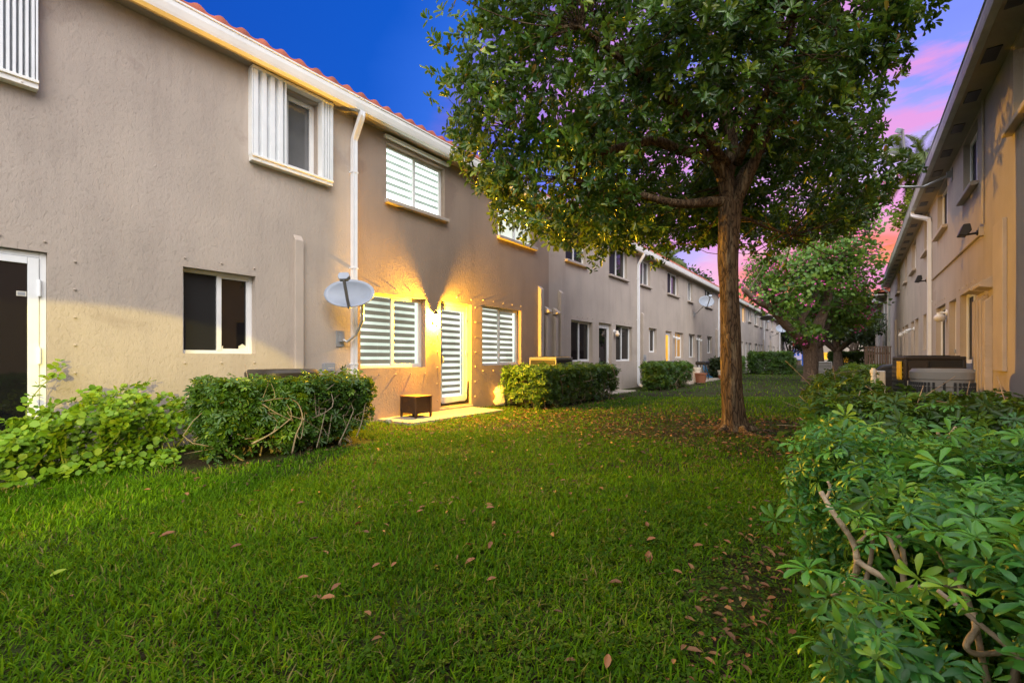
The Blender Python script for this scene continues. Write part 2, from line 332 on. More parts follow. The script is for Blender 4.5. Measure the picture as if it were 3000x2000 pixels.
def fast_mesh(name, V, loops, nper, mat, parent=None, tint=None, origin=(0, 0, 0), smooth=False):
    me = bpy.data.meshes.new(name); nv = len(V); nf = len(loops)//nper
    me.vertices.add(nv); me.vertices.foreach_set('co', (V-np.array(origin)).astype(np.float32).ravel())
    me.loops.add(len(loops)); me.loops.foreach_set('vertex_index', loops.astype(np.int32))
    me.polygons.add(nf); me.polygons.foreach_set('loop_start', np.arange(0, nf*nper, nper, dtype=np.int32))
    if smooth: me.polygons.foreach_set('use_smooth', np.ones(nf, dtype=bool))
    me.update(calc_edges=True); me.validate()
    if tint is not None:
        at = me.attributes.new('tint', 'FLOAT', 'POINT'); at.data.foreach_set('value', tint.astype(np.float32))
    me.materials.append(mat)
    return link(name, me, parent, origin)
def unit(a): return a/np.maximum(np.linalg.norm(a, axis=1, keepdims=True), 1e-9)
T_OVAL = (np.array([(0, .04, 0), (.42, .40, .10), (.80, .36, .06), (1, 0, -.06), (.80, -.36, .06), (.42, -.40, .10), (0, -.04, 0), (.45, 0, 0), (.82, 0, -.03)]),
          np.array([(0, 7, 8-1, 1), (7, 8, 2, 1), (8, 3, 3, 2)]))
# leaf template: midrib (0 base, 7 mid, 8 upper, 3 tip) with raised sides, all as quads
T_LEAF = (np.array([(0, 0, 0), (.40, .36, .09), (.78, .44, .06), (1.0, 0, -.08), (.78, -.44, .06), (.40, -.36, .09), (.6, 0, .0)]),
          np.array([(0, 6, 2, 1), (6, 3, 3, 2), (0, 5, 4, 6), (6, 4, 4, 3)]))
T_L = (np.array([(0, 0, 0), (.42, .42, .10), (.80, .40, .06), (1.0, 0, -.10), (.80, -.40, .06), (.42, -.42, .10)]), np.array([(0, 3, 2, 1), (0, 5, 4, 3)]))
T_OB = (np.array([(0, 0, 0), (.30, 0, .02), (.62, 0, .02), (.88, 0, -.04), (1.0, 0, -.10), (.30, .22, .06), (.62, .44, .08), (.88, .36, .0), (.30, -.22, .06), (.62, -.44, .08), (.88, -.36, .0), (.99, .14, -.085), (.99, -.14, -.085), (.02, .03, 0), (.02, -.03, 0)]),
        np.array([(0, 1, 5, 13), (1, 2, 6, 5), (2, 3, 7, 6), (3, 4, 11, 7), (0, 14, 8, 1), (1, 8, 9, 2), (2, 9, 10, 3), (3, 10, 12, 4)]))
T_ROUND = (np.array([(0, 0, 0), (.25, .50, .08), (.75, .50, .08), (1.0, 0, 0), (.75, -.50, .08), (.25, -.50, .08)]), np.array([(0, 3, 2, 1), (0, 5, 4, 3)]))
T_RH = (np.array([(0, 0, 0), (.55, .5, .08), (1, 0, 0), (.55, -.5, .08)]), np.array([(0, 1, 2, 3)]))
def leaves(name, mat, pos, ax, nr, L, W, tint, tpl=T_L, parent=None, origin=(0, 0, 0)):
    T, F = tpl; n = len(pos); k = len(T)
    ax = unit(ax); lat = unit(np.cross(nr, ax)); nr = np.cross(ax, lat)
    L = np.broadcast_to(L, (n,))[:, None, None]; W = np.broadcast_to(W, (n,))[:, None, None]
    V = pos[:, None, :]+ax[:, None, :]*(T[:, 0][None, :, None]*L)+lat[:, None, :]*(T[:, 1][None, :, None]*W)+nr[:, None, :]*(T[:, 2][None, :, None]*L)
    loops = (F.reshape(-1)[None, :]+(np.arange(n)*k)[:, None]).reshape(-1)
    return fast_mesh(name, V.reshape(-1, 3), loops, 4, mat, parent, np.repeat(np.broadcast_to(tint, (n,)), k), origin)
def whorls(P, NR, k, L, W, el=(.0, .5), jit=.25, base=.0):
    """k leaves radiating about each twig direction NR -> pos, axis, normal"""
    n = len(P); NR = unit(NR)
    h = np.where(np.abs(NR[:, 2:3]) < .9, np.array([[0, 0, 1.]]), np.array([[1., 0, 0]]))
    u = unit(np.cross(NR, h)); b = np.cross(NR, u)
    ph = (np.arange(k)[None, :]*2*np.pi/k)+rng.uniform(0, 6.28, (n, 1))+rng.normal(0, jit, (n, k))
    e = rng.uniform(el[0], el[1], (n, k))
    rad = u[:, None, :]*np.cos(ph)[..., None]+b[:, None, :]*np.sin(ph)[..., None]
    ax = rad*np.cos(e)[..., None]+NR[:, None, :]*np.sin(e)[..., None]
    nr = NR[:, None, :]*np.cos(e)[..., None]-rad*np.sin(e)[..., None]
    pos = np.repeat(P[:, None, :], k, 1)+ax*base
    return pos.reshape(-1, 3), ax.reshape(-1, 3), nr.reshape(-1, 3)
def cp(px, py, depth):
    """point of the place seen at photo pixel (3000x2000) at a given distance along the view"""
    t = depth/1333.0; a = px-1500
    return ((.8*a-.6*1333)*t, (.6*a+.8*1333)*t, H+(1051-py)*t)
# ------------------------------------------------------------------ ground
gv = MB()
gv.face([(-300, -120, 0), (300, -120, 0), (300, 500, 0), (-300, 500, 0)])
tag(gv.build('ground', M['ground'], origin=(0, 0, 0)), None, None, kind='structure')

EZ = 5.16                                  # soffit height
def wall_mesh(root, name, X, s, y0, y1, z1, holes, mat, depth=.16, back=8.5, paint=None):
    """front sheet with real openings and their reveals, end walls, back and a flat top"""
    m = MB()
    ys = sorted(set([y0, y1]+(list(paint[:2]) if paint else [])+[h[0] for h in holes]+[h[1] for h in holes]))
    zs = sorted(set([-.05, z1]+[h[2] for h in holes]+[h[3] for h in holes]))
    for i in range(len(ys)-1):
        for j in range(len(zs)-1):
            cy, cz = (ys[i]+ys[i+1])/2, (zs[j]+zs[j+1])/2
            if any(h[0] < cy < h[1] and h[2] < cz < h[3] for h in holes): continue
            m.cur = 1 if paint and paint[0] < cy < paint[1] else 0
            q = [(X, ys[i], zs[j]), (X, ys[i+1], zs[j]), (X, ys[i+1], zs[j+1]), (X, ys[i], zs[j+1])]
            m.face(q if s > 0 else q[::-1])
    D = X-s*depth
    for a, b, c, d in holes:
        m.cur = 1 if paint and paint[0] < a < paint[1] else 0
        for q in ([(X, a, c), (D, a, c), (D, a, d), (X, a, d)], [(X, b, c), (X, b, d), (D, b, d), (D, b, c)],
                  [(X, a, d), (D, a, d), (D, b, d), (X, b, d)], [(X, a, c), (X, b, c), (D, b, c), (D, a, c)]):
            m.face(q if s > 0 else q[::-1])
        q = [(D-s*.12, a-.02, c-.02), (D-s*.12, b+.02, c-.02), (D-s*.12, b+.02, d+.02), (D-s*.12, a-.02, d+.02)]
    B = X-s*back; m.cur = 0
    m.face([(X, y0, -.05), (X, y0, z1), (B, y0, z1), (B, y0, -.05)])
    m.face([(X, y1, -.05), (B, y1, -.05), (B, y1, z1), (X, y1, z1)])
    m.face([(B, y0, -.05), (B, y0, z1), (B, y1, z1), (B, y1, -.05)])
    return m.build(name, [mat, paint[2]] if paint else mat, root, origin=(X, (y0+y1)/2, 0))

def window(root, X, s, y0, y1, z0, z1, kind='dark', sill=False, frame='frame', mull=.5, proj_sill=.10, rec=.10):
    P = X-s*rec                             # frame plane inside the reveal
    m = MB(); fw = .045; t = .05
    def bx(a, b, c, d, off=0., th=t): m.box(min(P+s*off, P+s*off-s*th), max(P+s*off, P+s*off-s*th), a, b, c, d)
    bx(y0, y0+fw, z0, z1); bx(y1-fw, y1, z0, z1); bx(y0+fw, y1-fw, z0, z0+fw); bx(y0+fw, y1-fw, z1-fw, z1)
    ym = y0+(y1-y0)*mull
    bx(ym-.028, ym+.028, z0+fw, z1-fw, .006)
    # sliding sash rails
    bx(ym+.028, y1-fw, z0+fw, z0+fw+.025, -.004, .03); bx(ym+.028, y1-fw, z1-fw-.025, z1-fw, -.004, .03); bx(y1-fw-.025, y1-fw, z0+fw+.025, z1-fw-.025, -.004, .03)
    f = m.build('window', M[frame], root, bevel=.004)
    p = MB(); px = P-s*.028
    def pane(a, b, off=0.):
        q = [(px-s*off, a, z0+fw-.01), (px-s*off, b, z0+fw-.01), (px-s*off, b, z1-fw+.01), (px-s*off, a, z1-fw+.01)]
        p.face(q if s > 0 else q[::-1])
    if kind in ('zebra', 'zebra_hot', 'curtain'):
        pane(y0+fw-.01, y1-fw+.01); p.build('pane', M['glass'], f)
        b = MB(); bxp = P-s*.075; n = 11 if kind == 'zebra' else 8; e0, e1 = y0+.01, y1-.01
        if kind == 'curtain': b.face([(bxp, e0, z0), (bxp, e1, z0), (bxp, e1, z1), (bxp, e0, z1)][::s]); b.build('curtain', M['curtain'], f)
        else:
            hh = z1-z0; step = hh/(n-.4); zc = z1; hot = kind == 'zebra_hot'
            gap = (y1-.11) if not hot else e1
            k = 0
            while zc > z0+.001:
                h1 = step*(.42 if not hot else .55); h2 = step-h1
                b.cur = 0; za, zb = max(z0, zc-h1), zc
                if hot and zc < z0+hh*.26: za = z0
                b.face([(bxp, e0, za), (bxp, gap, za), (bxp, gap, zb), (bxp, e0, zb)][::s]); zc = za
                if zc <= z0+.001: break
                b.cur = 1; za = max(z0, zc-h2)
                b.face([(bxp, e0, za), (bxp, gap, za), (bxp, gap, zc), (bxp, e0, zc)][::s]); zc = za
            if not hot:
                b.cur = 0; b.face([(bxp-s*.01, gap, z0), (bxp-s*.01, e1, z0), (bxp-s*.01, e1, z1), (bxp-s*.01, gap, z1)][::s])
            b.build('blind', [M['blind_hot'], M['blind_half']] if hot else [M['blind_soft' if y0 < 6 else 'blind_lit'], M['blind_dim']], f)
    else:
        a, bmat = {'dark': ('screen', 'dark'), 'matte': ('screen', 'screen'), 'darkglass': ('dark', 'dark'), 'frost': ('dark', 'frost'), 'grey': ('frost', 'frost'), 'amber': ('amber_dim', 'amber_dim'), 'amberhot': ('amber', 'amber'), 'amberhalf': ('amber_dim', 'dark'), 'blocked': ('frost', 'frost')}[kind]
        pane(y0+fw-.01, ym, .0); p.build('pane', M[a], f)
        p = MB(); pane(ym, y1-fw+.01, .01); p.build('pane', M[bmat], f)
    if sill:
        q = MB()
        x0, x1 = sorted((X+s*proj_sill, X-s*.0)); q.box(x0, x1, y0-.05, y1+.05, z0-.075, z0-.002)
        q.build('sill', M['stucco_trim'], f, bevel=.012)
    return f

def door(root, X, s, y0, y1, z0, z1, kind='dark', frame='frame', hinge_far=True, rec=.10):
    P = X-s*rec; m = MB(); fw = .055
    def bx(mm, a, b, c, d, off=0., th=.05): mm.box(min(P+s*off, P+s*off-s*th), max(P+s*off, P+s*off-s*th), a, b, c, d)
    bx(m, y0, y0+fw, z0, z1); bx(m, y1-fw, y1, z0, z1); bx(m, y0+fw, y1-fw, z1-fw, z1)
    d = m.build('door', M[frame], root, bevel=.004)
    L = MB(); a, b, st = y0+fw+.004, y1-fw-.004, .085; c, e = z0+.02, z1-fw-.004
    bx(L, a, a+st, c, e, -.008, .04); bx(L, b-st, b, c, e, -.008, .04); bx(L, a+st, b-st, c, c+.16, -.008, .04); bx(L, a+st, b-st, e-.11, e, -.008, .04)
    L.build('door_leaf', M[frame], d, bevel=.004)
    g = MB(); px = P-s*.03
    g.face([(px, a+st-.01, c+.15), (px, b-st+.01, c+.15), (px, b-st+.01, e-.10), (px, a+st-.01, e-.10)][::s])
    if kind == 'zebra':
        g.build('pane', M['glass'], d)
        bl = MB(); xb = P-s*.07; n = 15; z = e-.06; step = (e-.06-(c+.14))/(n-.4)
        gap = b-st-.04
        while z > c+.141:
            bl.cur = 0; za = max(c+.14, z-step*.5); bl.face([(xb, a+st, za), (xb, gap, za), (xb, gap, z), (xb, a+st, z)][::s]); z = za
            if z <= c+.141: break
            bl.cur = 1; za = max(c+.14, z-step*.5); bl.face([(xb, a+st, za), (xb, gap, za), (xb, gap, z), (xb, a+st, z)][::s]); z = za
        bl.cur = 0; bl.face([(xb-s*.01, gap, c+.14), (xb-s*.01, b-st+.02, c+.14), (xb-s*.01, b-st+.02, e-.06), (xb-s*.01, gap, e-.06)][::s])
        bl.build('blind', [M['blind_lit'], M['blind_dim']], d)
    else:
        g.build('pane', M[{'dark': 'dark', 'amber': 'amber', 'grey': 'frost'}[kind]], d)
    h = MB(); yh = (a+st*.5) if hinge_far else (b-st*.5); x0 = P+s*.0; x1 = P+s*.03
    h.box(min(x0, x1), max(x0, x1), yh-.028, yh+.028, z0+1.12, z0+1.20); h.box(min(x0, x1), max(x0, x1), yh-.024, yh+.024, z0+.88, z0+1.06)
    h.tube([(P+s*.03, yh, z0+.90), (P+s*.075, yh, z0+.91), (P+s*.075, yh, z0+1.02), (P+s*.03, yh, z0+1.03)], .010, 8)
    h.build('handle', M['metal'], d)
    k = MB(); yk = (b-.012) if hinge_far else (a+.012)
    for zz in (z0+.25, z0+1.05, z0+1.75): k.box(min(P, P+s*.018), max(P, P+s*.018), yk-.014, yk+.014, zz, zz+.11)
    k.build('hinge', M[frame], d)
    return d

def eave(root, X, s, y0, y1, ov, gmat, vents=False, gw=.13):
    """soffit, open K-style gutter and drip edge along one long side"""
    m = MB(); xo = X+s*ov; xi = xo-s*gw
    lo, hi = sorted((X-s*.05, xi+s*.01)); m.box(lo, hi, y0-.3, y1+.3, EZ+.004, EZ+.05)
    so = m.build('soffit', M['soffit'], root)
    if vents:
        for k in range(int((y1-2)/1.22)):
            yv = 2.6+k*1.22
            if yv > y1-.4: break
            v = MB(); cx = (xi+X)/2+s*.03; v.box(cx-.075, cx+.075, yv-.19, yv+.19, EZ-.008, EZ+.002); v.build('soffit_vent', M['black'], root)
    g = MB()
    prof = [(xi, EZ-.005), (xi+s*gw*.72, EZ-.005), (xi+s*gw*.80, EZ+.03), (xo-s*.012, EZ+.10), (xo-s*.012, EZ+.165), (xo, EZ+.172), (xo, EZ+.192), (xo-s*.02, EZ+.192), (xo-s*.024, EZ+.16), (xi+s*gw*.74, EZ+.03), (xi+s*.012, EZ+.01), (xi+s*.012, EZ+.18), (xi, EZ+.18)]
    poly = [(x, y0-.32, z) for x, z in prof]
    if s < 0: poly = poly[::-1]
    g.extrude(poly, (0, y1-y0+.64, 0))
    go = g.build('gutter', M[gmat], root)
    return go

def tile_roof(root, X, s, y0, y1, ov, rise=.34, run=5.0, per=.26, amp=.045):
    """barrel tiles laid in stepped courses"""
    nx = int((y1-y0+.7)/per*8); course = .38; nc = int((run+ov)/course)
    ys = np.linspace(y0-.35, y1+.35, nx)
    u = (ys/per) % 1.0
    prof = np.where(u < .62, np.sin(np.pi*u/.62), -.28*np.sin(np.pi*(u-.62)/.38))*amp
    V = []; xe = X+s*(ov-.045)
    for k in range(nc):
        for e, (du, dz) in enumerate(((0, .045), (course+.03, .004))):
            d = k*course+du
            V.append(np.stack([np.full(nx, xe-s*d), ys, EZ+.215+rise*d+dz+prof*(1.0 if e == 0 else .9)], 1))
    # the tile edge's own thickness under the first course
    V = [np.stack([np.full(nx, xe), ys, np.full(nx, EZ+.196)], 1)]+V
    V = np.concatenate(V); rows = 2*nc+1
    i = np.arange(nx-1); q = []
    for r in range(rows-1):
        a = r*nx+i; q.append(np.stack([a, a+1, a+1+nx, a+nx], 1) if s > 0 else np.stack([a, a+nx, a+nx+1, a+1], 1))
    o = fast_mesh('roof', V, np.concatenate(q).reshape(-1), 4, M['tile'], root, None, (X, (y0+y1)/2, EZ), False)
    # deck below the tiles, back slope and gables
    m = MB(); rz = EZ+.17+rise*(run+ov); xr = xe-s*(run+ov); zb = EZ+.19
    m.face([(xe-s*.02, y0-.3, zb), (xe-s*.02, y1+.3, zb), (xr, y1+.3, rz), (xr, y0-.3, rz)][::s])
    xb = xr-s*(run+ov)
    m.face([(xr, y0-.3, rz), (xr, y1+.3, rz), (xb, y1+.3, zb), (xb, y0-.3, zb)][::s])
    for yv in (y0-.28, y1+.28): m.face([(xe-s*.02, yv, zb), (xr, yv, rz), (xb, yv, zb)])
    m.build('roof_deck', M['tile'], root)
    return o

def downspout(root, X, s, y, ov, zbot=.05, mat='down', gw=.13, w=.085, dy=.0):
    m = MB(); xg = X+s*(ov-gw*.5); xw = X+s*.055
    def rect(c, d):                         # rectangular section swept along the path
        return c
    path = [(xg, y+dy, EZ+.0), (xg, y+dy, EZ-.07), (xg-s*.03, y+dy*.9, EZ-.13), (xw+s*.05, y+dy*.25, EZ-.33), (xw+s*.005, y, EZ-.41), (xw, y, EZ-.50), (xw, y, zbot+.16), (xw+s*.02, y, zbot+.07), (xw+s*.16, y, zbot)]
    vs = []; fs = []; n = len(path)
    for i, p in enumerate(path):
        a = Vector(path[max(0, i-1)]); b = Vector(path[min(n-1, i+1)]); t = (b-a).normalized()
        yv = Vector((0, 1, 0)); yv = (yv-t*yv.dot(t)).normalized(); nv = t.cross(yv)
        c = Vector(p); h = w/2; g = .04
        # a shallow rib pressed into the face
        vs += [c-yv*h-nv*g, c-yv*h+nv*g, c-yv*h*.35+nv*g, c-yv*h*.25+nv*g*.8, c+yv*h*.25+nv*g*.8, c+yv*h*.35+nv*g, c+yv*h+nv*g, c+yv*h-nv*g]
    for i in range(n-1):
        for j in range(8):
            a = i*8+j; b = i*8+(j+1) % 8; fs.append((a, b, b+8, a+8))
    m.add(vs, fs)
    o = m.build('downspout', M[mat], root)
    st = MB()
    for zz in (1.0, 2.6, 4.2): st.box(min(X, xw+s*.044), max(X, xw+s*.044), y-w/2-.012, y+w/2+.012, zz, zz+.025)
    st.build('strap', M[mat], o)
    return o

def line_cover(root, X, s, y, z0, z1, w=.12, d=.085, slant=True):
    """painted box that covers the pipes of an air conditioner"""
    m = MB(); xo = X+s*d
    top = [(X, z0), (xo, z0), (xo, z1-(.09 if slant else 0)), (X, z1)]
    if not slant: top = [(X, z0), (xo, z0), (xo, z1), (X, z1)]
    m.extrude([(x, y-w/2, z) for x, z in (top if s < 0 else top[::-1])], (0, w, 0))
    return m.build('line_cover', M['stucco_trim'], root, bevel=.008)
def vent_hood(root, X, s, y, z, w=.17):
    m = MB(); m.extrude([(x, y-w/2, zz) for x, zz in [(X, z), (X+s*.17, z-.13), (X+s*.17, z-.17), (X, z-.20)]], (0, w, 0))
    return m.build('vent_hood', M['stucco_trim'], root, bevel=.006)
_anchor = {}
def anchor(root, X, s, y, z):
    if s not in _anchor:
        m = MB(); m.lathe([(.0, .022), (.009, .02), (.012, 0)], (0, 0, 0), (s, 0, 0), 8); o = m.build('shutter_anchor', M['stucco_trim'], root, origin=(0, 0, 0)); _anchor[s] = o
    else: o = _anchor[s].copy(); C.objects.link(o); o.parent = root
    o.location = Vector((X, y, z))-wloc(root)
def screws(root, X, s, y0, y1, z0, z1, both=True, sides=False):
    n = max(3, int((y1-y0)/.32)+1)
    for k in range(n):
        yv = y0+.02+(y1-y0-.04)*k/(n-1)
        for zz in ([z1+.11, z0-.12] if both else [z1+.11]): anchor(root, X, s, yv, zz)
    if sides:
        for k in range(7):
            zz = z0+.15+(z1-z0-.2)*k/6
            for yv in (y0-.10, y1+.12): anchor(root, X, s, yv, zz)

def accordion(root, X, s, y0, y1, z0, z1, stacks, rail_y):
    """folding storm shutter: pleated panels, head and sill rails"""
    for (a, b, n, dep) in stacks:
        m = MB(); nv = 2*n
        pts = []
        for i in range(n):
            w = (b-a)/n; q = a+i*w
            pts += [(q, .03), (q+w*.14, dep), (q+w*.62, dep), (q+w*.76, .03)]
        pts.append((b, .03))
        for i in range(len(pts)-1):
            (ya, da), (yb, db) = pts[i], pts[i+1]
            m.face([(X+s*da, ya, z0), (X+s*db, yb, z0), (X+s*db, yb, z1), (X+s*da, ya, z1)][::s])
        for (ya, da) in ((a, .0), (b, .0)):
            m.box(min(X, X+s*dep), max(X, X+s*dep), ya-.008, ya+.008, z0, z1)
        o = m.build('shutter', M['white'], root)
        sm = o.modifiers.new('thick', 'SOLIDIFY'); sm.thickness = .004
    m = MB(); ya, yb = rail_y
    m.box(min(X, X+s*.13), max(X, X+s*.13), ya, yb, z1, z1+.035); m.build('shutter_rail', M['gutter'], root, bevel=.003); m = MB(); m.box(min(X, X+s*.125), max(X, X+s*.125), ya, yb, z0-.03, z0)
    m.box(min(X, X+s*.105), max(X, X+s*.105), ya+.002, yb-.002, z0-.085, z0-.029)
    for k in range(6): 
        yv = ya+.12+(yb-ya-.24)*k/5; m.lathe([(.010, .0), (.010, .008), (.001, .009)], (X+s*.105, yv, z0-.06), (s, 0, 0), 8)
    return m.build('shutter_rail', M['gutter'], root, bevel=.003)

# ------------------------------------------------------------------ near row on the left
XL = -6.73; YL1 = 30.4
rowL = thing('townhouse_row', (XL, 12, 0), 'long two-storey tan stucco row on the left with the lit porch door and zebra blinds', 'building', 'stucco townhouse rows')
def mirror_hole(y0, y1, z0, z1): return (y0, y1, z0, z1)
winsL = [  # y0, y1, z0, z1, kind, sill, mullion
    (-.55, .50, 3.97, 5.10, 'frost', False, .5), (2.95, 3.88, 3.97, 5.08, 'frost', False, .53),
    (5.20, 6.66, 3.97, 5.0, 'zebra_hot', True, .5), (8.42, 9.95, 4.02, 5.06, 'curtain', True, .5),
    (11.58, 12.85, 4.02, 5.06, 'dark', True, .5), (14.55, 16.1, 4.02, 5.08, 'dark', True, .5),
    (17.42, 18.5, 4.06, 5.08, 'frost', True, .5), (20.68, 22.3, 4.08, 5.10, 'dark', True, .5), (23.82, 24.7, 4.06, 5.10, 'frost', True, .5), (27.2, 28.8, 4.1, 5.12, 'dark', True, .5),
    (2.09, 2.96, 1.17, 2.26, 'dark', False, .52),
    (4.66, 6.14, .94, 2.27, 'zebra', False, .52), (7.85, 9.36, .95, 2.32, 'zebra', False, .5),
    (11.9, 13.3, 1.02, 2.27, 'darkglass', False, .5), (15.1, 16.6, 1.02, 2.31, 'darkglass', False, .5),
    (18.35, 19.3, 1.37, 2.38, 'amberhalf', False, .42), (21.8, 23.1, 1.15, 2.37, 'amber', False, .5), (24.05, 25.2, 1.17, 2.39, 'darkglass', False, .5), (27.7, 28.8, 1.43, 2.42, 'darkglass', False, .5)]
doorsL = [(-.42, .89, .10, 2.21, 'big'), (6.55, 7.48, .12, 2.29, 'zebra'), (13.76, 14.75, .10, 2.31, 'dark'), (20.45, 21.3, .10, 2.36, 'amber'), (25.6, 26.5, .10, 2.40, 'grey')]
holes = [w_[:4] for w_ in winsL]+[d_[:4] for d_ in doorsL]
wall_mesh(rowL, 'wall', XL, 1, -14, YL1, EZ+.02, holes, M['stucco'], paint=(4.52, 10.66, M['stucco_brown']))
for (a, b, c, d, kind, sl, mu) in winsL:
    near = 4 < a < 10 and c < 3
    f = window(rowL, XL, 1, a, b, c, d, kind, sl, 'frame_bronze' if kind in ('zebra', 'zebra_hot', 'curtain') and False else 'frame', mu, rec=.10 if c > 3 else .12)
    if c < 3 and a < 17: screws(rowL, XL, 1, a, b, c, d)
for (a, b, c, d, kind) in doorsL[1:]:
    door(rowL, XL, 1, a, b, c, d, kind)
screws(rowL, XL, 1, 6.55, 7.48, .12, 2.29, False, True); screws(rowL, XL, 1, -.42, .89, .1, 2.21, False, False)
for k in range(7):
    anchor(rowL, XL, 1, 1.10, .35+k*.3)
# black sealant smeared round the foot of the lit door
m = MB(); P = XL-.07
pts = [(6.56, .10), (7.47, .10), (7.47, .62), (7.455, .60), (7.45, .48), (7.445, .40), (7.43, .30), (7.41, .22), (7.36, .185), (7.2, .19), (7.0, .18), (6.8, .175), (6.66, .17), (6.61, .22), (6.59, .42), (6.575, .70), (6.56, .9)]
m.extrude([(P, y, z) for y, z in pts], (-.02, 0, 0)); m.build('door_sealant', M['blackrough'], rowL)
m = MB(); m.box(XL-.10, XL+.03, 6.52, 7.52, .02, .098); m.build('door_step', M['concrete'], rowL, bevel=.01)
# storm door at the left edge of the picture
P = XL-.05
m = MB(); m.box(P-.06, P, .838, .888, .12, 2.20); m.box(P-.06, P, -.42, .838, 2.15, 2.20); sdv = m.build('storm_door', M['white'], rowL, bevel=.004)
m = MB(); m.box(P-.035, P+.012, .752, .834, .11, 2.145); m.box(P-.035, P+.012, -.42, .750, 2.075, 2.145); m.box(P-.035, P+.012, -.42, .750, .11, .165)
m.build('door_leaf', M['white'], sdv, bevel=.004)
m = MB(); m.face([(P-.012, -.42, .15), (P-.012, .77, .15), (P-.012, .77, 2.09), (P-.012, -.42, 2.09)]); m.build('pane', M['dark'], sdv)
for zz in (.42, 1.05, 1.75):
    m = MB(); m.tube([(P+.02, .836, zz), (P+.02, .836, zz+.17)], .014, 8); m.build('hinge', M['white'], sdv)
for zz in (.27, 1.74):
    m = MB(); m.box(P-.010, P-.004, .675, .745, zz, zz+.05); m.build('pane_sticker', M['paper'], sdv)
    m = MB(); m.box(P-.004, P-.002, .683, .737, zz+.008, zz+.042); m.build('pane_sticker', M['grey'], sdv)
# alarm sticker and label on the lower left window
m = MB(); xx = XL-.12-.03
m.extrude([(xx, 2.80, 1.225), (xx, 2.89, 1.225), (xx, 2.895, 1.275), (xx, 2.845, 1.31), (xx, 2.795, 1.275)], (.004, 0, 0)); m.build('window_sticker', M['paper'], rowL)
m = MB(); m.box(xx, xx+.004, 2.555, 2.60, 1.235, 1.275); m.build('window_sticker', M['paper'], rowL)
# accordion shutters
accordion(rowL, XL, 1, 0, 0, 3.92, 5.115, [(.50, .80, 7, .12)], (-.75, .815))
accordion(rowL, XL, 1, 0, 0, 3.93, 5.115, [(2.87, 3.33, 4, .115), (3.90, 4.07, 4, .12)], (2.865, 4.085))
# head rails and sill rails left by taken-down shutters
for (a, b, zt, zb) in ((5.14, 6.74, 5.06, 3.97),):
    m = MB(); m.box(XL, XL+.07, a, b, zt, zt+.055); m.build('shutter_rail', M['gutter'], rowL, bevel=.005)
eave(rowL, XL, 1, -14, YL1, .33, 'gutter'); tile_roof(rowL, XL, 1, -14, YL1, .33)
downspout(rowL, XL, 1, 4.50, .33); downspout(rowL, XL, 1, 17.08, .33); downspout(rowL, XL, 1, 30.25, .33)
for (y, z0, z1, wv) in ((3.56, .55, 2.97, .13), (10.2, .9, 3.05, .15), (11.24, .9, 3.07, .15), (10.5, .9, 2.33, .14), (10.95, .9, 2.33, .14), (17.55, .5, 2.95, .15), (29.8, .3, 2.95, .2)):
    line_cover(rowL, XL, 1, y, z0, z1, wv, .10 if y > 5 else .07)
vent_hood(rowL, XL, 1, 10.5, 2.53); vent_hood(rowL, XL, 1, 10.95, 2.53)

# ------------------------------------------------------------------ near row on the right
XR = 1.65; YR1 = 33.2; OVR = .41
rowR = thing('townhouse_row', (XR, 12, 0), 'tan stucco row close on the right with vented soffit and conduit on its wall', 'building', 'stucco townhouse rows')
winsR = [(2.2, 3.6, 4.05, 5.08, 'frost', True), (4.9, 6.3, 4.05, 5.08, 'frost', True), (7.25, 8.58, 4.06, 5.08, 'frost', True), (10.68, 11.92, 4.06, 5.10, 'dark', True), (13.72, 15.2, 4.06, 5.10, 'dark', True), (16.65, 17.8, 4.1, 5.1, 'grey', True),
         (20.0, 21.4, 4.1, 5.1, 'frost', True), (23.1, 24.0, 4.1, 5.1, 'grey', True), (26.5, 27.9, 4.1, 5.1, 'frost', True),
         (6.2, 7.5, 1.0, 2.3, 'dark', False), (10.82, 12.26, 1.02, 2.32, 'darkglass', False), (14.0, 15.45, 1.0, 2.35, 'darkglass', False), (17.15, 18.0, 1.36, 2.39, 'grey', False), (19.3, 20.35, 1.1, 2.41, 'grey', False), (22.7, 23.95, 1.1, 2.41, 'dark', False), (26.45, 27.3, 1.3, 2.44, 'grey', False)]
doorsR = [(12.66, 13.52, .1, 2.32, 'dark'), (20.65, 21.65, .1, 2.41, 'grey'), (24.3, 25.25, .1, 2.41, 'dark')]
wall_mesh(rowR, 'wall', XR, -1, -6, YR1, EZ+.02, [w_[:4] for w_ in winsR ]+[d_[:4] for d_ in doorsR], M['stucco'])
for (a, b, c, d, kind, sl) in winsR:
    window(rowR, XR, -1, a, b, c, d, 'matte' if kind in ('dark', 'darkglass') else kind, sl, rec=.09)
    if c < 3 and 10 < a < 17: screws(rowR, XR, -1, a, b, c, d)
for (a, b, c, d, kind) in doorsR: door(rowR, XR, -1, a, b, c, d, kind, hinge_far=False)
eave(rowR, XR, -1, -6, YR1, OVR, 'gutter_grey', True, .115); tile_roof(rowR, XR, -1, -6, YR1, OVR)
downspout(rowR, XR, -1, 16.15, OVR, mat='down', dy=.6); downspout(rowR, XR, -1, 33.0, OVR, mat='gutter_grey')
line_cover(rowR, XR, -1, 9.12, .93, 3.0, .52, .05, False)
for y, z1, wv in ((10.45, 2.12, .16), (10.22, 2.12, .12), (9.72, 2.05, .16), (9.98, 2.1, .10)): line_cover(rowR, XR, -1, y, .2, z1, wv, .09)
vent_hood(rowR, XR, -1, 10.45, 2.36, .5); vent_hood(rowR, XR, -1, 9.75, 2.34, .45)
for y in (16.4, 28.4): line_cover(rowR, XR, -1, y, .2, 3.0, .2, .08)
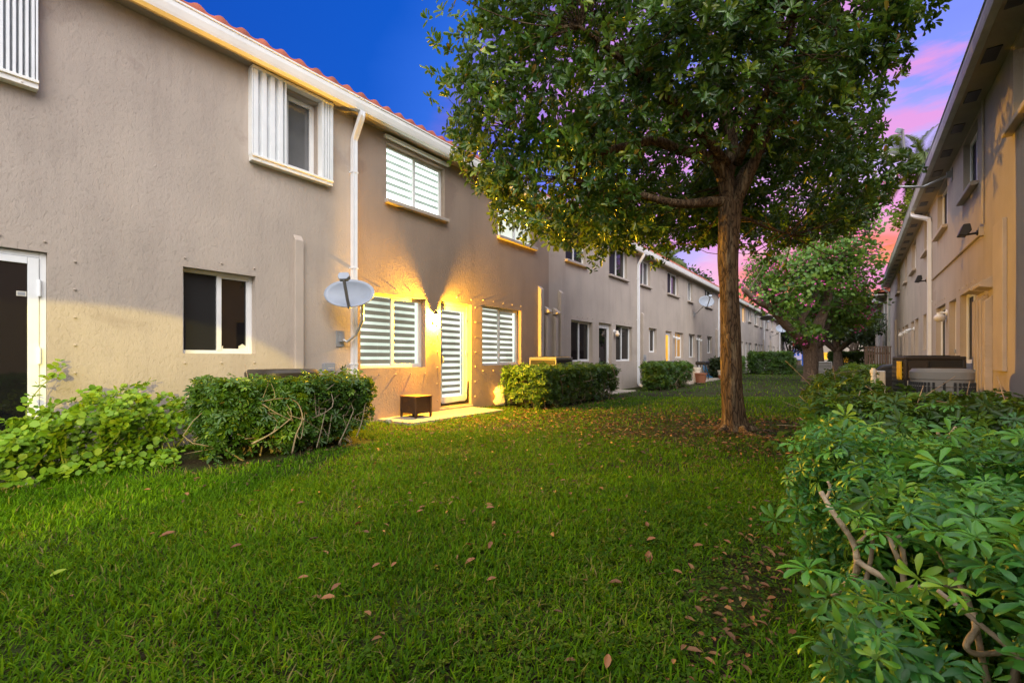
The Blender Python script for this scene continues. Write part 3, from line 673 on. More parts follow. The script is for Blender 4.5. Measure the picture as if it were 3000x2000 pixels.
m = MB(); m.tube([(XR-.02, 10.18, EZ), (XR-.02, 10.18, 3.22)], .016, 8); m.tube([(XR-.02, 10.36, 3.10), (XR-.02, 16.0, 3.15)], .02, 8); m.build('conduit', M['stucco_trim'], rowR)
m = MB(); m.tube([(XR-.10, 8.55, 0), (XR-.10, 8.55, .60)], .028, 10); m.tube([(XR-.10, 8.55, .58), (XR-.10, 8.66, .62), (XR-.10, 9.1, .62)], .022, 8); m.tube([(XR-.08, 8.72, 0), (XR-.08, 8.75, .3), (XR-.08, 8.95, .45), (XR-.08, 9.2, .47)], .03, 8)
m.build('water_pipe', M['metal'], rowR)

# ------------------------------------------------------------------ far rows
rowF = thing('townhouse_row', (XL, 53, 0), 'far pale row on the left beyond the big tree trunk with one amber upstairs window', 'building', 'stucco townhouse rows')
wf = [(35.3, 36.2, 4.0, 5.1, 'frost', True), (40.3, 41.6, 4.1, 5.05, 'dark', True), (38.1, 39.2, 3.9, 5.05, 'amberhot', False), (43.2, 45.0, 4.0, 5.1, 'frost', True), (46.2, 47.2, 4.0, 5.1, 'dark', True), (49.5, 51, 4., 5.1, 'dark', True), (53, 54.4, 4., 5.1, 'grey', True), (57, 58.5, 4., 5.1, 'dark', True), (61, 62.5, 4., 5.1, 'dark', True), (65.5, 67, 4., 5.1, 'grey', True), (69.5, 71, 4., 5.1, 'dark', True),
      (35.4, 36.6, 1.2, 2.4, 'grey', False), (40.8, 42, 1.1, 2.4, 'dark', False), (43.5, 44.8, 1.1, 2.4, 'dark', False), (46.8, 47.7, 1.3, 2.4, 'dark', False), (51, 52.2, 1.1, 2.4, 'dark', False), (54.5, 55.8, 1.1, 2.4, 'dark', False), (60, 61, 1.1, 2.4, 'dark', False), (64, 65.2, 1.1, 2.4, 'dark', False), (68, 69.2, 1.1, 2.4, 'dark', False)]
dfar = [(37.6, 38.5, .1, 2.4, 'grey'), (39.3, 40.2, .1, 2.4, 'dark'), (45.4, 46.3, .1, 2.4, 'dark'), (52.9, 53.8, .1, 2.4, 'grey'), (57.6, 58.6, .1, 2.4, 'dark'), (62.3, 63.2, .1, 2.4, 'dark')]
wall_mesh(rowF, 'wall', XL, 1, 33.8, 73, EZ+.02, [w_[:4] for w_ in wf]+[d_[:4] for d_ in dfar], M['stucco_far'])
for (a, b, c, d, kind, sl) in wf: window(rowF, XL, 1, a, b, c, d, kind, sl)
for (a, b, c, d, kind) in dfar: door(rowF, XL, 1, a, b, c, d, kind)
eave(rowF, XL, 1, 33.8, 73, .33, 'gutter'); tile_roof(rowF, XL, 1, 33.8, 73, .33)
for y in (48.2, 59.5, 72.8): downspout(rowF, XL, 1, y, .33)
for y in (47.9, 52.5): line_cover(rowF, XL, 1, y, .2, 2.95, .25, .1)

XR2 = 1.72
rowG = thing('townhouse_row', (XR2, 60, 0), 'far row on the right beyond the slatted fence with red tiles over its end wall', 'building', 'stucco townhouse rows')
wg = [(41, 42.6, 4, 5.1, 'grey', True), (46, 47.5, 4, 5.1, 'dark', True), (51, 52.5, 4, 5.1, 'grey', True), (57, 58.5, 4., 5.1, 'dark', True), (64, 65.5, 4, 5.1, 'dark', True), (72, 73.5, 4, 5.1, 'dark', True), (42, 43.2, 1.1, 2.4, 'dark', False), (48, 49.3, 1.1, 2.4, 'dark', False), (55, 56.4, 1.1, 2.4, 'dark', False), (66, 67.5, 1.1, 2.4, 'dark', False)]
wall_mesh(rowG, 'wall', XR2, -1, 37.5, 84, EZ+.02, [w_[:4] for w_ in wg], M['stucco'])
for (a, b, c, d, kind, sl) in wg: window(rowG, XR2, -1, a, b, c, d, kind, sl)
eave(rowG, XR2, -1, 37.5, 84, .62, 'gutter'); tile_roof(rowG, XR2, -1, 37.5, 84, .62)
for y in (39.5, 48, 60): downspout(rowG, XR2, -1, y, .62)

far = thing('townhouse_row', (2, 104, 0), 'distant tan row closing the view with amber-lit windows behind the trees', 'building', 'stucco townhouse rows')
m = MB(); m.box(-14, 18, 104, 113, 0, 5.4); m.build('wall', M['stucco'], far)
m = MB(); m.extrude([(-14.6, 103.4, 5.404), (-14.6, 113.6, 5.404), (-14.6, 108.5, 7.4)], (33.2, 0, 0)); m.build('roof', M['tile'], far)
for (x, z0, z1, wv, mt) in ((-4.4, 1.0, 2.3, 1.0, 'amber'), (-2.9, .6, 2.5, 1.0, 'amber'), (-1.0, .4, 2.4, .9, 'amber'), (.5, 1., 2.3, 1., 'dark'), (-6, 1, 2.3, 1.1, 'dark'), (-8, 1, 2.3, 1.1, 'dark'), (2.5, 1, 2.3, 1., 'dark'), (-5, 3.6, 4.8, 1.2, 'dark'), (-1.5, 3.6, 4.8, 1.2, 'frost'), (1.5, 3.6, 4.8, 1.2, 'dark'), (4.5, 3.6, 4.8, 1.2, 'dark')):
    m = MB(); m.box(x-wv/2, x+wv/2, 103.95, 103.99, z0, z1); m.build('window', M[mt], far)
# ------------------------------------------------------------------ paths
m = MB(); m.box(XL+.002, -5.84, 5.0, 7.5, -.05, .045); tag(m.build('patio', M['concrete'], bevel=.012), None, None, kind='structure')
m = MB(); m.box(XL+.002, -5.62, -2.4, .70, -.05, .04); tag(m.build('patio', M['concrete'], bevel=.012), None, None, kind='structure')
m = MB(); m.box(XL+.002, -5.9, 12.9, 14.9, -.05, .04); tag(m.build('patio', M['concrete'], bevel=.012), None, None, kind='structure')
m = MB(); m.box(XL+.002, -5.6, 20.1, 28.5, -.05, .06); tag(m.build('patio', M['concrete'], bevel=.012), None, None, kind='structure')

# ------------------------------------------------------------------ lamps
def porch_lamp():
    x, y, z = XL, 6.35, 1.88
    t = thing('wall_lamp', (x, y, z), 'lit amber porch lamp glowing between the zebra-blind window and the lit door', 'lamp', 'wall lamps of the houses')
    m = MB(); m.lathe([(0, 0), (.06, 0), (.06, .012), (.05, .022), (0, .024)], (x, y, z-.02), (1, 0, 0), 20); m.tube([(x+.02, y, z-.02), (x+.05, y, z+.02), (x+.08, y, z+.10), (x+.08, y, z+.125)], .008, 8); m.build('backplate', M['black'], t)
    lx = x+.08
    m = MB(); m.lathe([(0, .185), (.018, .18), (.03, .15), (.058, .115), (.060, .105), (0, .104)], (lx, y, z), n=20); m.build('lamp_cap', M['black'], t)
    m = MB(); m.lathe([(.044, .10), (.048, .05), (.048, -.05), (.036, -.095)], (lx, y, z), n=24)
    gm, gt, gb = nmat('lit_lamp_glass'); gt.nodes.remove(gb)
    e = gt.nodes.new('ShaderNodeEmission'); e.inputs[0].default_value = (1, .62, .18, 1); e.inputs[1].default_value = 9
    tr = gt.nodes.new('ShaderNodeBsdfTransparent'); ad = gt.nodes.new('ShaderNodeAddShader'); gt.links.new(e.outputs[0], ad.inputs[0]); gt.links.new(tr.outputs[0], ad.inputs[1]); gt.links.new(ad.outputs[0], gt.nodes['Material Output'].inputs[0])
    m.build('lamp_glass', gm, t, smooth=True)
    m = MB(); m.lathe([(0, -.096), (.020, -.096), (.016, -.115), (.008, -.13), (.008, -.16), (0, -.165)], (lx, y, z), n=16); m.build('lamp_base', M['black'], t)
    l = bpy.data.lights.new('bulb', 'POINT'); l.energy = PORCH_W; l.color = (1.0, .49, .02); l.shadow_soft_size = .03
    o = bpy.data.objects.new('bulb', l); C.objects.link(o); o.parent = t; o.location = (.08, 0, .03)
PORCH_W = 1700; YARD_W = 2000
porch_lamp()
def flood_right():
    """the neighbour's hooded lamp just outside the frame; it shows as a glint in the storm door glass"""
    x, y, z = XR, -2.2, 1.95
    t = thing('wall_lamp', (x, y, z), 'hooded amber lamp on the right wall behind the viewer, lighting the lower left wall', 'lamp', 'wall lamps of the houses')
    m = MB(); m.box(x-.02, x, y-.05, y+.05, z-.08, z+.08); m.tube([(x-.02, y, z), (x-.08, y, z+.03)], .012, 8); m.build('backplate', M['black'], t)
    m = MB(); m.box(x-.26, x-.05, y-.07, y+.07, z+.03, z+.045); m.box(x-.26, x-.05, y-.07, y-.06, z-.0, z+.03); m.box(x-.26, x-.05, y+.06, y+.07, z-.0, z+.03); m.build('lamp_hood', M['black'], t)
    l = bpy.data.lights.new('bulb', 'SPOT'); l.energy = YARD_W; l.color = (1, .78, .10); l.shadow_soft_size = .02; l.spot_size = R(17); l.spot_blend = .16
    o = bpy.data.objects.new('bulb', l); C.objects.link(o); o.parent = t; o.location = (-.16, 0, -.02)
    el, az = R(-9.6), R(22)
    o.rotation_euler = Vector((-math.cos(el)*math.cos(az), math.cos(el)*math.sin(az), math.sin(el))).to_track_quat('-Z', 'Y').to_euler(); o.scale = (1.9, 1, 1)
flood_right()
if True:
    def globe_lamp(X, s, y, z, label, r=.085):
        t = thing('wall_lamp', (X, y, z), label, 'lamp', 'wall lamps of the houses')
        m = MB(); m.lathe([(0, 0), (.065, 0), (.06, .02), (0, .022)], (X, y, z), (s, 0, 0), 18); m.tube([(X, y, z), (X+s*.12, y, z)], .025, 10); m.lathe([(0, .02), (.05, .018), (.05, -.03), (0, -.03)], (X+s*.12, y, z-.01), n=16); m.build('backplate', M['frame'], t)
        m = MB(); prof = [(r*math.sin(a)*1.05, -r*math.cos(a)*.9) for a in np.linspace(.01, math.pi*.8, 12)]; m.lathe(prof, (X+s*.12, y, z-.11), n=20); m.build('lamp_globe', M['globe'], t, smooth=True)
    globe_lamp(XL, 1, 14.95, 2.07, 'unlit white globe lamp between the dark door and window on the left row')
    globe_lamp(XR, -1, 13.78, 2.12, 'unlit white globe lamp nearest on the right wall, beside the dark doorway', .10)
    globe_lamp(XR, -1, 24.1, 2.16, 'small far globe lamp beside a doorway on the right wall')
    def twin_flood(X, s, y, z, label, mat='white'):
        t = thing('floodlight', (X, y, z), label, 'floodlight', 'twin floodlights')
        m = MB(); m.lathe([(0, 0), (.06, 0), (.055, .03), (0, .032)], (X, y, z), (s, 0, 0), 16); m.build('backplate', M[mat], t)
        for k in (-1, 1):
            m = MB(); a = (X+s*.03, y+.02*k, z); b = (X+s*.09, y+.07*k, z-.02); c = (X+s*.22, y+.13*k, z-.09)
            m.tube([a, b], .014, 8); m.tube([b, tuple((Vector(b)+Vector(c))/2), c], [.035, .05, .065], 12); m.build('lamp_head', M[mat], t)
    twin_flood(XL, 1, 21.6, 2.12, 'white twin floodlight between the amber door and amber window')
    twin_flood(XL, 1, 25.5, 2.16, 'white twin floodlight above the grill by the far pale door')
    twin_flood(XR, -1, 20.5, 2.12, 'white twin floodlight beside a far doorway on the right wall')
    def dark_flood(X, s, y, z, label):
        t = thing('floodlight', (X, y, z), label, 'floodlight', 'dark floodlights on the right wall')
        m = MB(); m.box(min(X, X+s*.06), max(X, X+s*.06), y-.06, y+.06, z-.07, z+.07); m.build('junction_box', M['stucco_trim'], t, bevel=.005)
        m = MB(); m.tube([(X+s*.06, y, z-.01), (X+s*.2, y, z-.02), (X+s*.22, y, z+.04)], .018, 8); m.tube([(X+s*.06, y, z-.01), (X+s*.08, y, z-.01)], .04, 10); m.build('bracket', M['black'], t)
        m = MB(); m.extrude([(X+s*.16, y-.10, z+.14), (X+s*.24, y-.10, z+.14), (X+s*.30, y-.10, z-.03), (X+s*.20, y-.10, z-.05), (X+s*.14, y-.10, z+.03)][::-s], (0, .20, 0)); m.build('lamp_head', M['black'], t, bevel=.012)
    dark_flood(XR, -1, 10.27, 3.12, 'dark floodlight on the right wall where the conduit bends')
    dark_flood(XR, -1, 16.75, 3.25, 'smaller-looking dark floodlight beyond the right downspout')

# ------------------------------------------------------------------ satellite dishes
def dish(mount, nrm, path, centre, face, w, h, label, mat='dish', feed=.42, roll=0., lnb=True, up=(0, 0, 1)):
    t = thing('satellite_dish', mount, label, 'satellite dish', 'satellite dishes')
    mv = Vector(mount); nv = Vector(nrm)
    m = MB(); side = nv.cross(Vector((0, 0, 1)))
    a = mv-side*.06; 
    m.add([mv+side*i+Vector((0, 0, j))+nv*k for k in (0, .018) for j in (-.13, .13) for i in (-.07, .07)], [(0, 2, 3, 1), (4, 5, 7, 6), (0, 1, 5, 4), (2, 6, 7, 3), (0, 4, 6, 2), (1, 3, 7, 5)])
    m.add([mv+side*i+Vector((0, 0, j))+nv*k for k in (.018, .09) for j in (-.05, .07) for i in (-.03, .03)], [(0, 2, 3, 1), (4, 5, 7, 6), (0, 1, 5, 4), (2, 6, 7, 3), (0, 4, 6, 2), (1, 3, 7, 5)])
    m.build('mount_plate', M['grey'], t)
    m = MB(); m.tube([mv+nv*.05]+[Vector(p) for p in path], .024, 10); m.build('mast', M['metal'], t, smooth=False)
    f = Vector(face).normalized(); c = Vector(centre)
    r_ = Vector(up).cross(f).normalized(); u = f.cross(r_)
    cr, sr = math.cos(roll), math.sin(roll); r2, u2 = r_*cr+u*sr, u*cr-r_*sr
    m = MB(); nr, na = 7, 40; dp = .13*w
    vs = []
    for lay in (0, 1):
        for i in range(nr+1):
            q = i/nr
            for j in range(na):
                a = 2*math.pi*j/na; p = c+r2*(math.cos(a)*q*w/2)+u2*(math.sin(a)*q*h/2)+f*(dp*(q*q-1)-lay*.016)
                vs.append(p)
    fs = []; L1 = (nr+1)*na
    for i in range(nr):
        for j in range(na):
            a = i*na+j; b = i*na+(j+1) % na
            fs.append((a, b, b+na, a+na)); fs.append((L1+a, L1+a+na, L1+b+na, L1+b))
    for j in range(na):
        a = nr*na+j; b = nr*na+(j+1) % na; fs.append((a, b, L1+b, L1+a))
    m.add(vs, fs); m.build('reflector', M[mat], t, smooth=True)
    m = MB(); bk = c-f*(dp+.02); m.tube([bk-f*.05+u2*.07, bk-f*.05-u2*.12], .045, 10); m.tube([Vector(path[-1]), bk-f*.05], .035, 8); m.build('clamp', M['armgrey'], t)
    if lnb:
        b0 = c-u2*(h/2)-f*.01; tip = c+f*feed+u2*(.06*h)
        m = MB(); m.tube([b0-f*.03, b0+(tip-b0)*.3, tip], .024, 8); m.build('feed_arm', M['armgrey'], t)
        m = MB(); q = tip+u2*.05; w2, h2 = .085, .055
        prof = [(-w2, .0), (-w2*.75, -h2), (.5*w2, -h2), (w2, -.1*h2), (w2*.75, h2), (-.75*w2, h2)]
        m.extrude([q+r2*a+u2*b+f*.03 for a, b in prof], -f*.09); m.build('receiver', M['dish'], t, bevel=.006)
    return t
c0 = cp(1005, 858, 6.75)
dish((XL, 4.27, 1.43), (1, 0, 0), [(XL+.12, 4.33, 1.38), (XL+.24, 4.42, 1.50), (XL+.34, 4.46, 1.72), (XL+.35, 4.46, 1.98)], (XL+.48, 4.13, 2.12), (.62, -.66, .34), .76, .48, 'grey satellite dish on a bent mast in front of the left downspout', 'dish', .36, .04)
dish((XL, 24.95, 3.45), (1, 0, 0), [(XL+.15, 24.95, 3.5), (XL+.55, 24.8, 3.85)], (XL+.72, 24.6, 4.05), (.6, -.75, .3), .8, .6, 'satellite dish on the left row under the far small upstairs windows', 'dish', .45)
dish((XL, 41.7, 4.6), (1, 0, 0), [(XL+.4, 41.7, 4.55), (XL+.8, 41.7, 4.45)], (XL+1.15, 41.7, 4.40), (.2, -.35, -.9), 1.0, .8, 'dark tilted dish hanging on the far pale row under a big branch', 'armgrey', .4)
dish((XL, 52.3, 3.3), (1, 0, 0), [(XL+.5, 52.3, 3.5), (XL+.9, 52.2, 3.8)], (XL+1.05, 52, 4.1), (.5, -.8, .3), 1.1, .8, 'pale satellite dish farthest along the far left row', 'dish', .5)
dish((XR, 13.1, 4.94), (-1, 0, 0), [(XR-.45, 13.08, 4.78), (XR-.85, 13.05, 4.86), (XR-.92, 13.05, 5.1), (XR-.95, 13.05, 5.35)], (XR-1.0, 12.98, 5.56), (.45, -.25, .86), .74, .62, 'white satellite dish held out past the right gutter on a bent arm', 'dishwhite', .5)
dish((XR2-.62, 44, 5.2), (-1, 0, 0), [(XR2-.75, 44, 5.2), (XR2-.95, 44, 5.4)], (XR2-1.15, 43.9, 5.6), (-.3, -.9, .2), .95, .8, 'small round dish on the gutter of the far right row', 'dish', .4)

# ------------------------------------------------------------------ boxes on the wall
def wall_box(X, s, y, z0, z1, wv, d, label, mat='grey', drop=.4):
    t = thing('electrical_box', (X, y, z0), label, 'electrical box', 'electrical boxes')
    m = MB(); m.box(min(X, X+s*d), max(X, X+s*d), y-wv/2, y+wv/2, z0, z1); m.build('box_body', M[mat], t, bevel=.006)
    m = MB(); m.box(min(X+s*d, X+s*(d+.014)), max(X+s*d, X+s*(d+.014)), y-wv/2-.006, y+wv/2+.006, z0+.06, z1+.008); m.box(min(X+s*d, X+s*(d+.035)), max(X+s*d, X+s*(d+.035)), y-wv*.22, y+wv*.36, z1-.12, z1-.075); m.build('box_cover', M[mat], t, bevel=.004)
    m = MB(); m.tube([(X+s*.03, y-.02, z0), (X+s*.03, y-.02, z0-drop)], .016, 8); m.build('conduit', M['grey'], t)
wall_box(XL, 1, 4.04, .82, 1.03, .17, .075, 'grey electrical box on the wall left of the near downspout')
wall_box(XL, 1, 17.62, .95, 1.25, .28, .10, 'grey electrical box at the base of the second downspout on the left row')
wall_box(XR, -1, 10.55, .55, .93, .60, .16, 'blue grey disconnect box on the right wall behind the hedge', 'box')

# ------------------------------------------------------------------ things by the lit door
t = thing('wicker_table', (-6.42, 5.62, .045), 'square brown wicker side table with a wooden top by the lit door', 'side table')
x0, x1, y0, y1 = -6.63, -6.22, 5.44, 5.82
m = MB(); m.box(x0+.01, x1-.01, y0+.01, y1-.01, .12, .41)
for k in range(13): m.box(x0+.004, x1-.004, y0+.004, y1-.004, .126+k*.0215, .126+k*.0215+.011)
m.build('wicker_side', M['wicker'], t)
m = MB(); m.box(x0-.012, x1+.012, y0-.012, y1+.012, .412, .432); m.build('tabletop', M['woodtop'], t, bevel=.004)
for (a, b) in ((x0, y0), (x1-.022, y0), (x0, y1-.022), (x1-.022, y1-.022)):
    m = MB(); m.box(a-.006, a+.028, b-.006, b+.028, .045, .41); m.build('leg', M['wicker'], t)
m = MB(); m.lathe([(0, 0), (.045, 0), (.058, .09), (.052, .09), (.04, .012), (0, .012)], (-6.42, 5.60, .046), n=18); tag(m.build('flower_pot', M['black'], smooth=False), 'small dark pot hidden under the wicker table', 'pot', 'pots and pails')
m = MB(); m.lathe([(0, 0), (.040, 0), (.055, .075), (.048, .075), (.036, .012), (0, .012)], (-6.28, 4.90, .01), n=18); tag(m.build('cup', M['bag']), 'small pale cup on the ground left of the wicker table', 'cup')
# white bag leaning at the hedge end
m = MB(); prof = [(.0, 0), (.11, .01), (.14, .10), (.12, .22), (.145, .33), (.10, .42), (.04, .47), (.0, .48)]
m.lathe(prof, (-6.60, 8.34, .01), n=28); bo = m.build('plastic_bag', M['bag'], smooth=True)
for v in bo.data.vertices: v.co.x += .02*math.sin(v.co.z*31+v.co.y*40); v.co.y += .025*math.sin(v.co.z*23+v.co.x*35)
tag(bo, 'crumpled white plastic bag beside the amber-lit hedge end', 'bag')

# ------------------------------------------------------------------ air conditioners
def ac_square(x, y, wv, d, h, rot, label, mat='ac_dark', labels=False, z=0.):
    t = thing('air_conditioner', (x, y, z), label, 'air conditioner', 'outdoor air conditioners'); t.rotation_euler.z = 0
    c, s_ = math.cos(rot), math.sin(rot)
    def rb(mm, a, b, e, f, g, i): mm.box(x+a, x+b, y+e, y+f, z+g, z+i, rot, (x, y))
    m = MB(); rb(m, -wv/2+.02, wv/2-.02, -d/2+.02, d/2-.02, .02, h-.07); rb(m, -wv/2, wv/2, -d/2, d/2, h-.07, h-.02); rb(m, -wv/2, wv/2, -d/2, d/2, 0, .06)
    for (a, b) in ((-1, -1), (1, -1), (-1, 1), (1, 1)):
        rb(m, a*wv/2-.045*(a > 0), a*wv/2+.045*(a < 0), b*d/2-.045*(b > 0), b*d/2+.045*(b < 0), .06, h-.07)
    m.build('cabinet', M[mat], t, bevel=.012)
    m = MB(); rb(m, -wv/2+(.33 if labels else .045), wv/2-.045, -d/2-.002, -d/2+.01, .08, h-.09); rb(m, -wv/2-.002, -wv/2+.01, -d/2+.045, d/2-.045, .08, h-.09); rb(m, wv/2-.01, wv/2+.002, -d/2+.045, d/2-.045, .08, h-.09); m.build('slot_shade', M['black'], t)  # flat black sheets stand in for the shaded recess between the slats
    m = MB(); n = int((h-.2)/.075)
    for k in range(n):
        zz = .10+k*.075
        rb(m, -wv/2+(.34 if labels else .05), wv/2-.05, -d/2-.014, -d/2+.02, zz, zz+.036); rb(m, -wv/2-.014, -wv/2+.02, -d/2+.05, d/2-.05, zz, zz+.040); rb(m, wv/2-.02, wv/2+.014, -d/2+.05, d/2-.05, zz, zz+.04)
    m.build('louvre', M['ac_slat' if mat == 'ac_dark' else mat], t)
    m = MB(); nst = 9
    for k in range(nst): rb(m, -wv/2+.06, wv/2-.06, -d/2+.06+k*(d-.13)/(nst-1), -d/2+.07+k*(d-.13)/(nst-1), h-.02, h-.006)
    for k in range(3): m.tube([(x+math.cos(q)*(.1+.1*k), y+math.sin(q)*(.1+.1*k), z+h-.004) for q in np.linspace(0, 6.28, 25)], .006, 5, False)
    m.build('top_grille', M['black'], t)
    if labels:
        m = MB(); rb(m, -wv/2+.05, -wv/2+.30, -d/2-.012, -d/2+.01, h-.42, h-.10); m.build('access_panel', M['ac_dark'], t, bevel=.006)
        m = MB(); rb(m, -wv/2-.030, -wv/2-.015, -d/2+.12, -d/2+.40, h-.42, h-.10); m.build('energy_label', M['yellow'], t)
        m = MB(); rb(m, -wv/2+.03, -wv/2+.30, -d/2-.018, -d/2-.012, h-.56, h-.43); m.build('name_plate', M['paper'], t)
    return t
def ac_round(x, y, r, h, label, mat='ac_grey'):
    t = thing('air_conditioner', (x, y, 0), label, 'air conditioner', 'outdoor air conditioners')
    def sq(rr, q): return [(x+np.sign(math.cos(a))*abs(math.cos(a))**q*rr, y+np.sign(math.sin(a))*abs(math.sin(a))**q*rr) for a in np.linspace(0, 2*math.pi, 48, endpoint=False)]
    m = MB(); vs = []; levels = [(r*.97, 0), (r*.97, h-.14), (r, h-.13), (r, h-.04), (r*.90, h), (r*.80, h-.01), (r*.78, h-.06), (.01, h-.10)]
    for rr, zz in levels: vs += [(a, b, zz) for a, b in sq(rr, .55)]
    fs = [(i*48+j, i*48+(j+1) % 48, (i+1)*48+(j+1) % 48, (i+1)*48+j) for i in range(len(levels)-1) for j in range(48)]
    m.add(vs, fs); m.build('cabinet', M[mat], t)
    m = MB(); P = sq(r*.985, .55)
    for j in range(0, 48):
        a, b = P[j]; m.box(a-.012, a+.012, b-.012, b+.012, .10, h-.17)
    m.build('louvre', M['black'], t)
    m = MB(); P = sq(r*.95, .55)
    for zz in np.arange(.15, h-.2, .12): m.tube([(a*1.0+(a-x)*.06, b+(b-y)*.06, zz) for a, b in P+P[:1]], .006, 5, False)
    m.build('wire_guard', M[mat], t)
    m = MB(); 
    for k in range(5): m.tube([(x+math.cos(q)*(.06+k*r*.16), y+math.sin(q)*(.06+k*r*.16), h-.03) for q in np.linspace(0, 6.28, 29)], .005, 5, False)
    for q in np.linspace(0, 3.1416, 5)[:-1]: m.tube([(x+math.cos(q)*r*.78, y+math.sin(q)*r*.78, h-.025), (x-math.cos(q)*r*.78, y-math.sin(q)*r*.78, h-.025)], .006, 5)
    m.build('top_grille', M['black'], t)
    return t
ac_round(-6.15, 3.05, .40, .96, 'round dark-topped air conditioner peeking over the big left hedge', 'ac_dark')
ac_square(-6.15, 9.85, .80, .80, 1.16, 0, 'square tan air conditioner standing behind the amber-lit hedge', 'ac_grey')
ac_round(-6.1, 18.0, .5, 1.02, 'low dark air conditioner behind the third left hedge', 'ac_dark')
ac_square(1.03, 10.75, .78, .86, 1.16, R(8), 'dark brown air conditioner with yellow label by the right wall', 'ac_dark', True)
ac_round(.92, 8.2, .31, .97, 'grey round-topped air conditioner, nearest on the right, with dead leaves on its fan', 'ac_grey')
ac_square(-1.45, 33.5, .75, .75, .95, R(10), 'white air conditioner standing on the lawn behind the orchid tree', 'ac_white')

# ------------------------------------------------------------------ right side yard
t = thing('slatted_fence', (.85, 25.2, 0), 'brown slatted wooden fence at the end of the right row', 'fence')
m = MB()
for k in range(9): m.box(.44+k*.088, .44+k*.088+.06, 25.0, 25.025, .05, 1.58)
m.build('slat_panel', M['fence'], t)
m = MB(); m.box(.40, .44, 24.99, 25.05, 0, 1.62); m.build('post', M['fence'], t); m = MB(); m.box(1.23, 1.27, 24.99, 25.05, 0, 1.62); m.build('post', M['fence'], t)
m = MB(); m.box(.38, 1.29, 24.97, 25.07, 1.6, 1.64); m.box(.42, 1.25, 25.026, 25.05, .35, .43); m.box(.42, 1.25, 25.026, 25.05, 1.3, 1.38); m.build('rail', M['fence'], t)
m = MB()
for k in range(12): m.box(.40, .42, 25.1+k*.17, 25.1+k*.17+.12, .05, 1.58)
m.box(.385, .435, 25.06, 27.2, 1.6, 1.64); m.build('slat_panel', M['fence'], t)
m = MB(); prof = [(.30, 0), (.33, .45), (.50, .82), (.62, .94), (.98, .97), (1.05, .90), (1.08, 0)]
m.extrude([(x, 15.6, z) for x, z in prof][::-1], (0, .75, 0)); tag(m.build('covered_grill', M['tarp'], bevel=.06), 'black tarp-covered grill standing before the slatted fence', 'covered grill')
m = MB(); m.box(.47, .64, 14.6, 14.85, .0, .80); tag(m.build('storage_box', M['ac_white'], bevel=.02), 'small white box beside the black covered grill', 'box')
m = MB(); m.tube([(.19, 6.92, 0), (.19, 6.92, .94)], .026, 10); m.tube([(.19, 6.92, .93), (.19, 6.92, .97)], .033, 10); m.tube([(.19, 6.92, .97), (.19, 6.92, .99)], .02, 10); tag(m.build('vent_pipe', M['bag']), 'short white plastic pipe sticking up out of the right hedge', 'pipe')

# ------------------------------------------------------------------ far left patio things
t = thing('charcoal_grill', (-5.95, 23.6, .06), 'black charcoal grill on thin legs at the far left patio', 'grill')
m = MB(); m.box(-6.2, -5.7, 23.2, 24.0, .80, .98); m.build('firebox', M['black'], t, bevel=.05)
for a in (-6.15, -5.78):
    for b in (23.3, 23.88): m = MB(); m.box(a, a+.03, b, b+.03, .06, .82); m.build('leg', M['black'], t)
m = MB(); m.lathe([(0, -.02), (.09, -.02), (.09, .02), (0, .02)], (-5.75, 23.3, .15), (1, 0, 0), 16); m.build('wheel', M['black'], t)
m = MB(); m.box(-6.1, -5.8, 23.05, 23.2, .88, .92); m.build('side_shelf', M['black'], t)
def pot(x, y, r, h, mat, label, cat='pot', z=.06):
    m = MB(); m.lathe([(0, 0), (r*.78, 0), (r, h*.86), (r*1.08, h*.87), (r*1.08, h), (r*.94, h), (r*.9, h*.85), (0, h*.85)], (x, y, z), n=22); return tag(m.build('pot' if cat == 'pot' else 'pail', M[mat]), label, cat, 'pots and pails')
pot(-5.35, 20.9, .24, .42, 'terracotta', 'terracotta pot next to the third left hedge')
pot(-5.6, 21.2, .17, .66, 'bag', 'tall white pail behind the terracotta pot', 'pail')
pot(-5.7, 26.6, .22, .42, 'bag', 'white pail by the fern at the far left patio', 'pail')
pot(-5.6, 25.9, .15, .18, 'terracotta', 'low clay saucer pot left of the far white pail')
m = MB(); m.tube([(XL+.05, 26.6, .9), (XL+.12, 26.5, .5), (XL+.2, 26.7, .2), (XL+.35, 26.4, .09), (XL+.5, 26.7, .09), (XL+.3, 27.0, .1), (XL+.15, 26.8, .6), (XL+.1, 26.6, .88)], .035, 8); tag(m.build('garden_hose', M['blue']), 'blue garden hose hung on the far left wall', 'hose')

# ------------------------------------------------------------------ playground at the far end
t = thing('play_structure', (-9, 88, 0), 'distant red white and blue play structure at the end of the lawn', 'play structure')
def pbox(name, mat, a, b, c, d, e, f):
    m = MB(); m.box(a, b, c, d, e, f); m.build(name, M[mat], t)
for x in (-11.9, -10.1, -8.2, -6.6): pbox('post', 'bluepaint', x-.09, x+.09, 87, 87.18, 0, 3.4)
pbox('panel', 'lilac', -11.8, -10.2, 86.9, 87.0, 1.2, 3.6); pbox('panel', 'lilac', -8.1, -6.7, 86.9, 87.0, 1.0, 3.2)
m = MB(); m.extrude([(-12.2, 86.4, 3.4), (-9.9, 86.4, 3.4), (-11, 86.4, 4.4)], (0, 1.8, 0)); m.build('roof', M['redpaint'], t)
m = MB(); m.extrude([(-8.4, 86.4, 3.2), (-6.4, 86.4, 3.2), (-7.4, 86.4, 4.1)], (0, 1.8, 0)); m.build('roof', M['redpaint'], t)
m = MB(); m.tube([(-10.2, 86.8, 1.5), (-9.7, 86.2, 1.2), (-9.4, 85.4, .5), (-9.3, 84.8, .2)], .35, 10); m.build('slide', M['redpaint'], t)
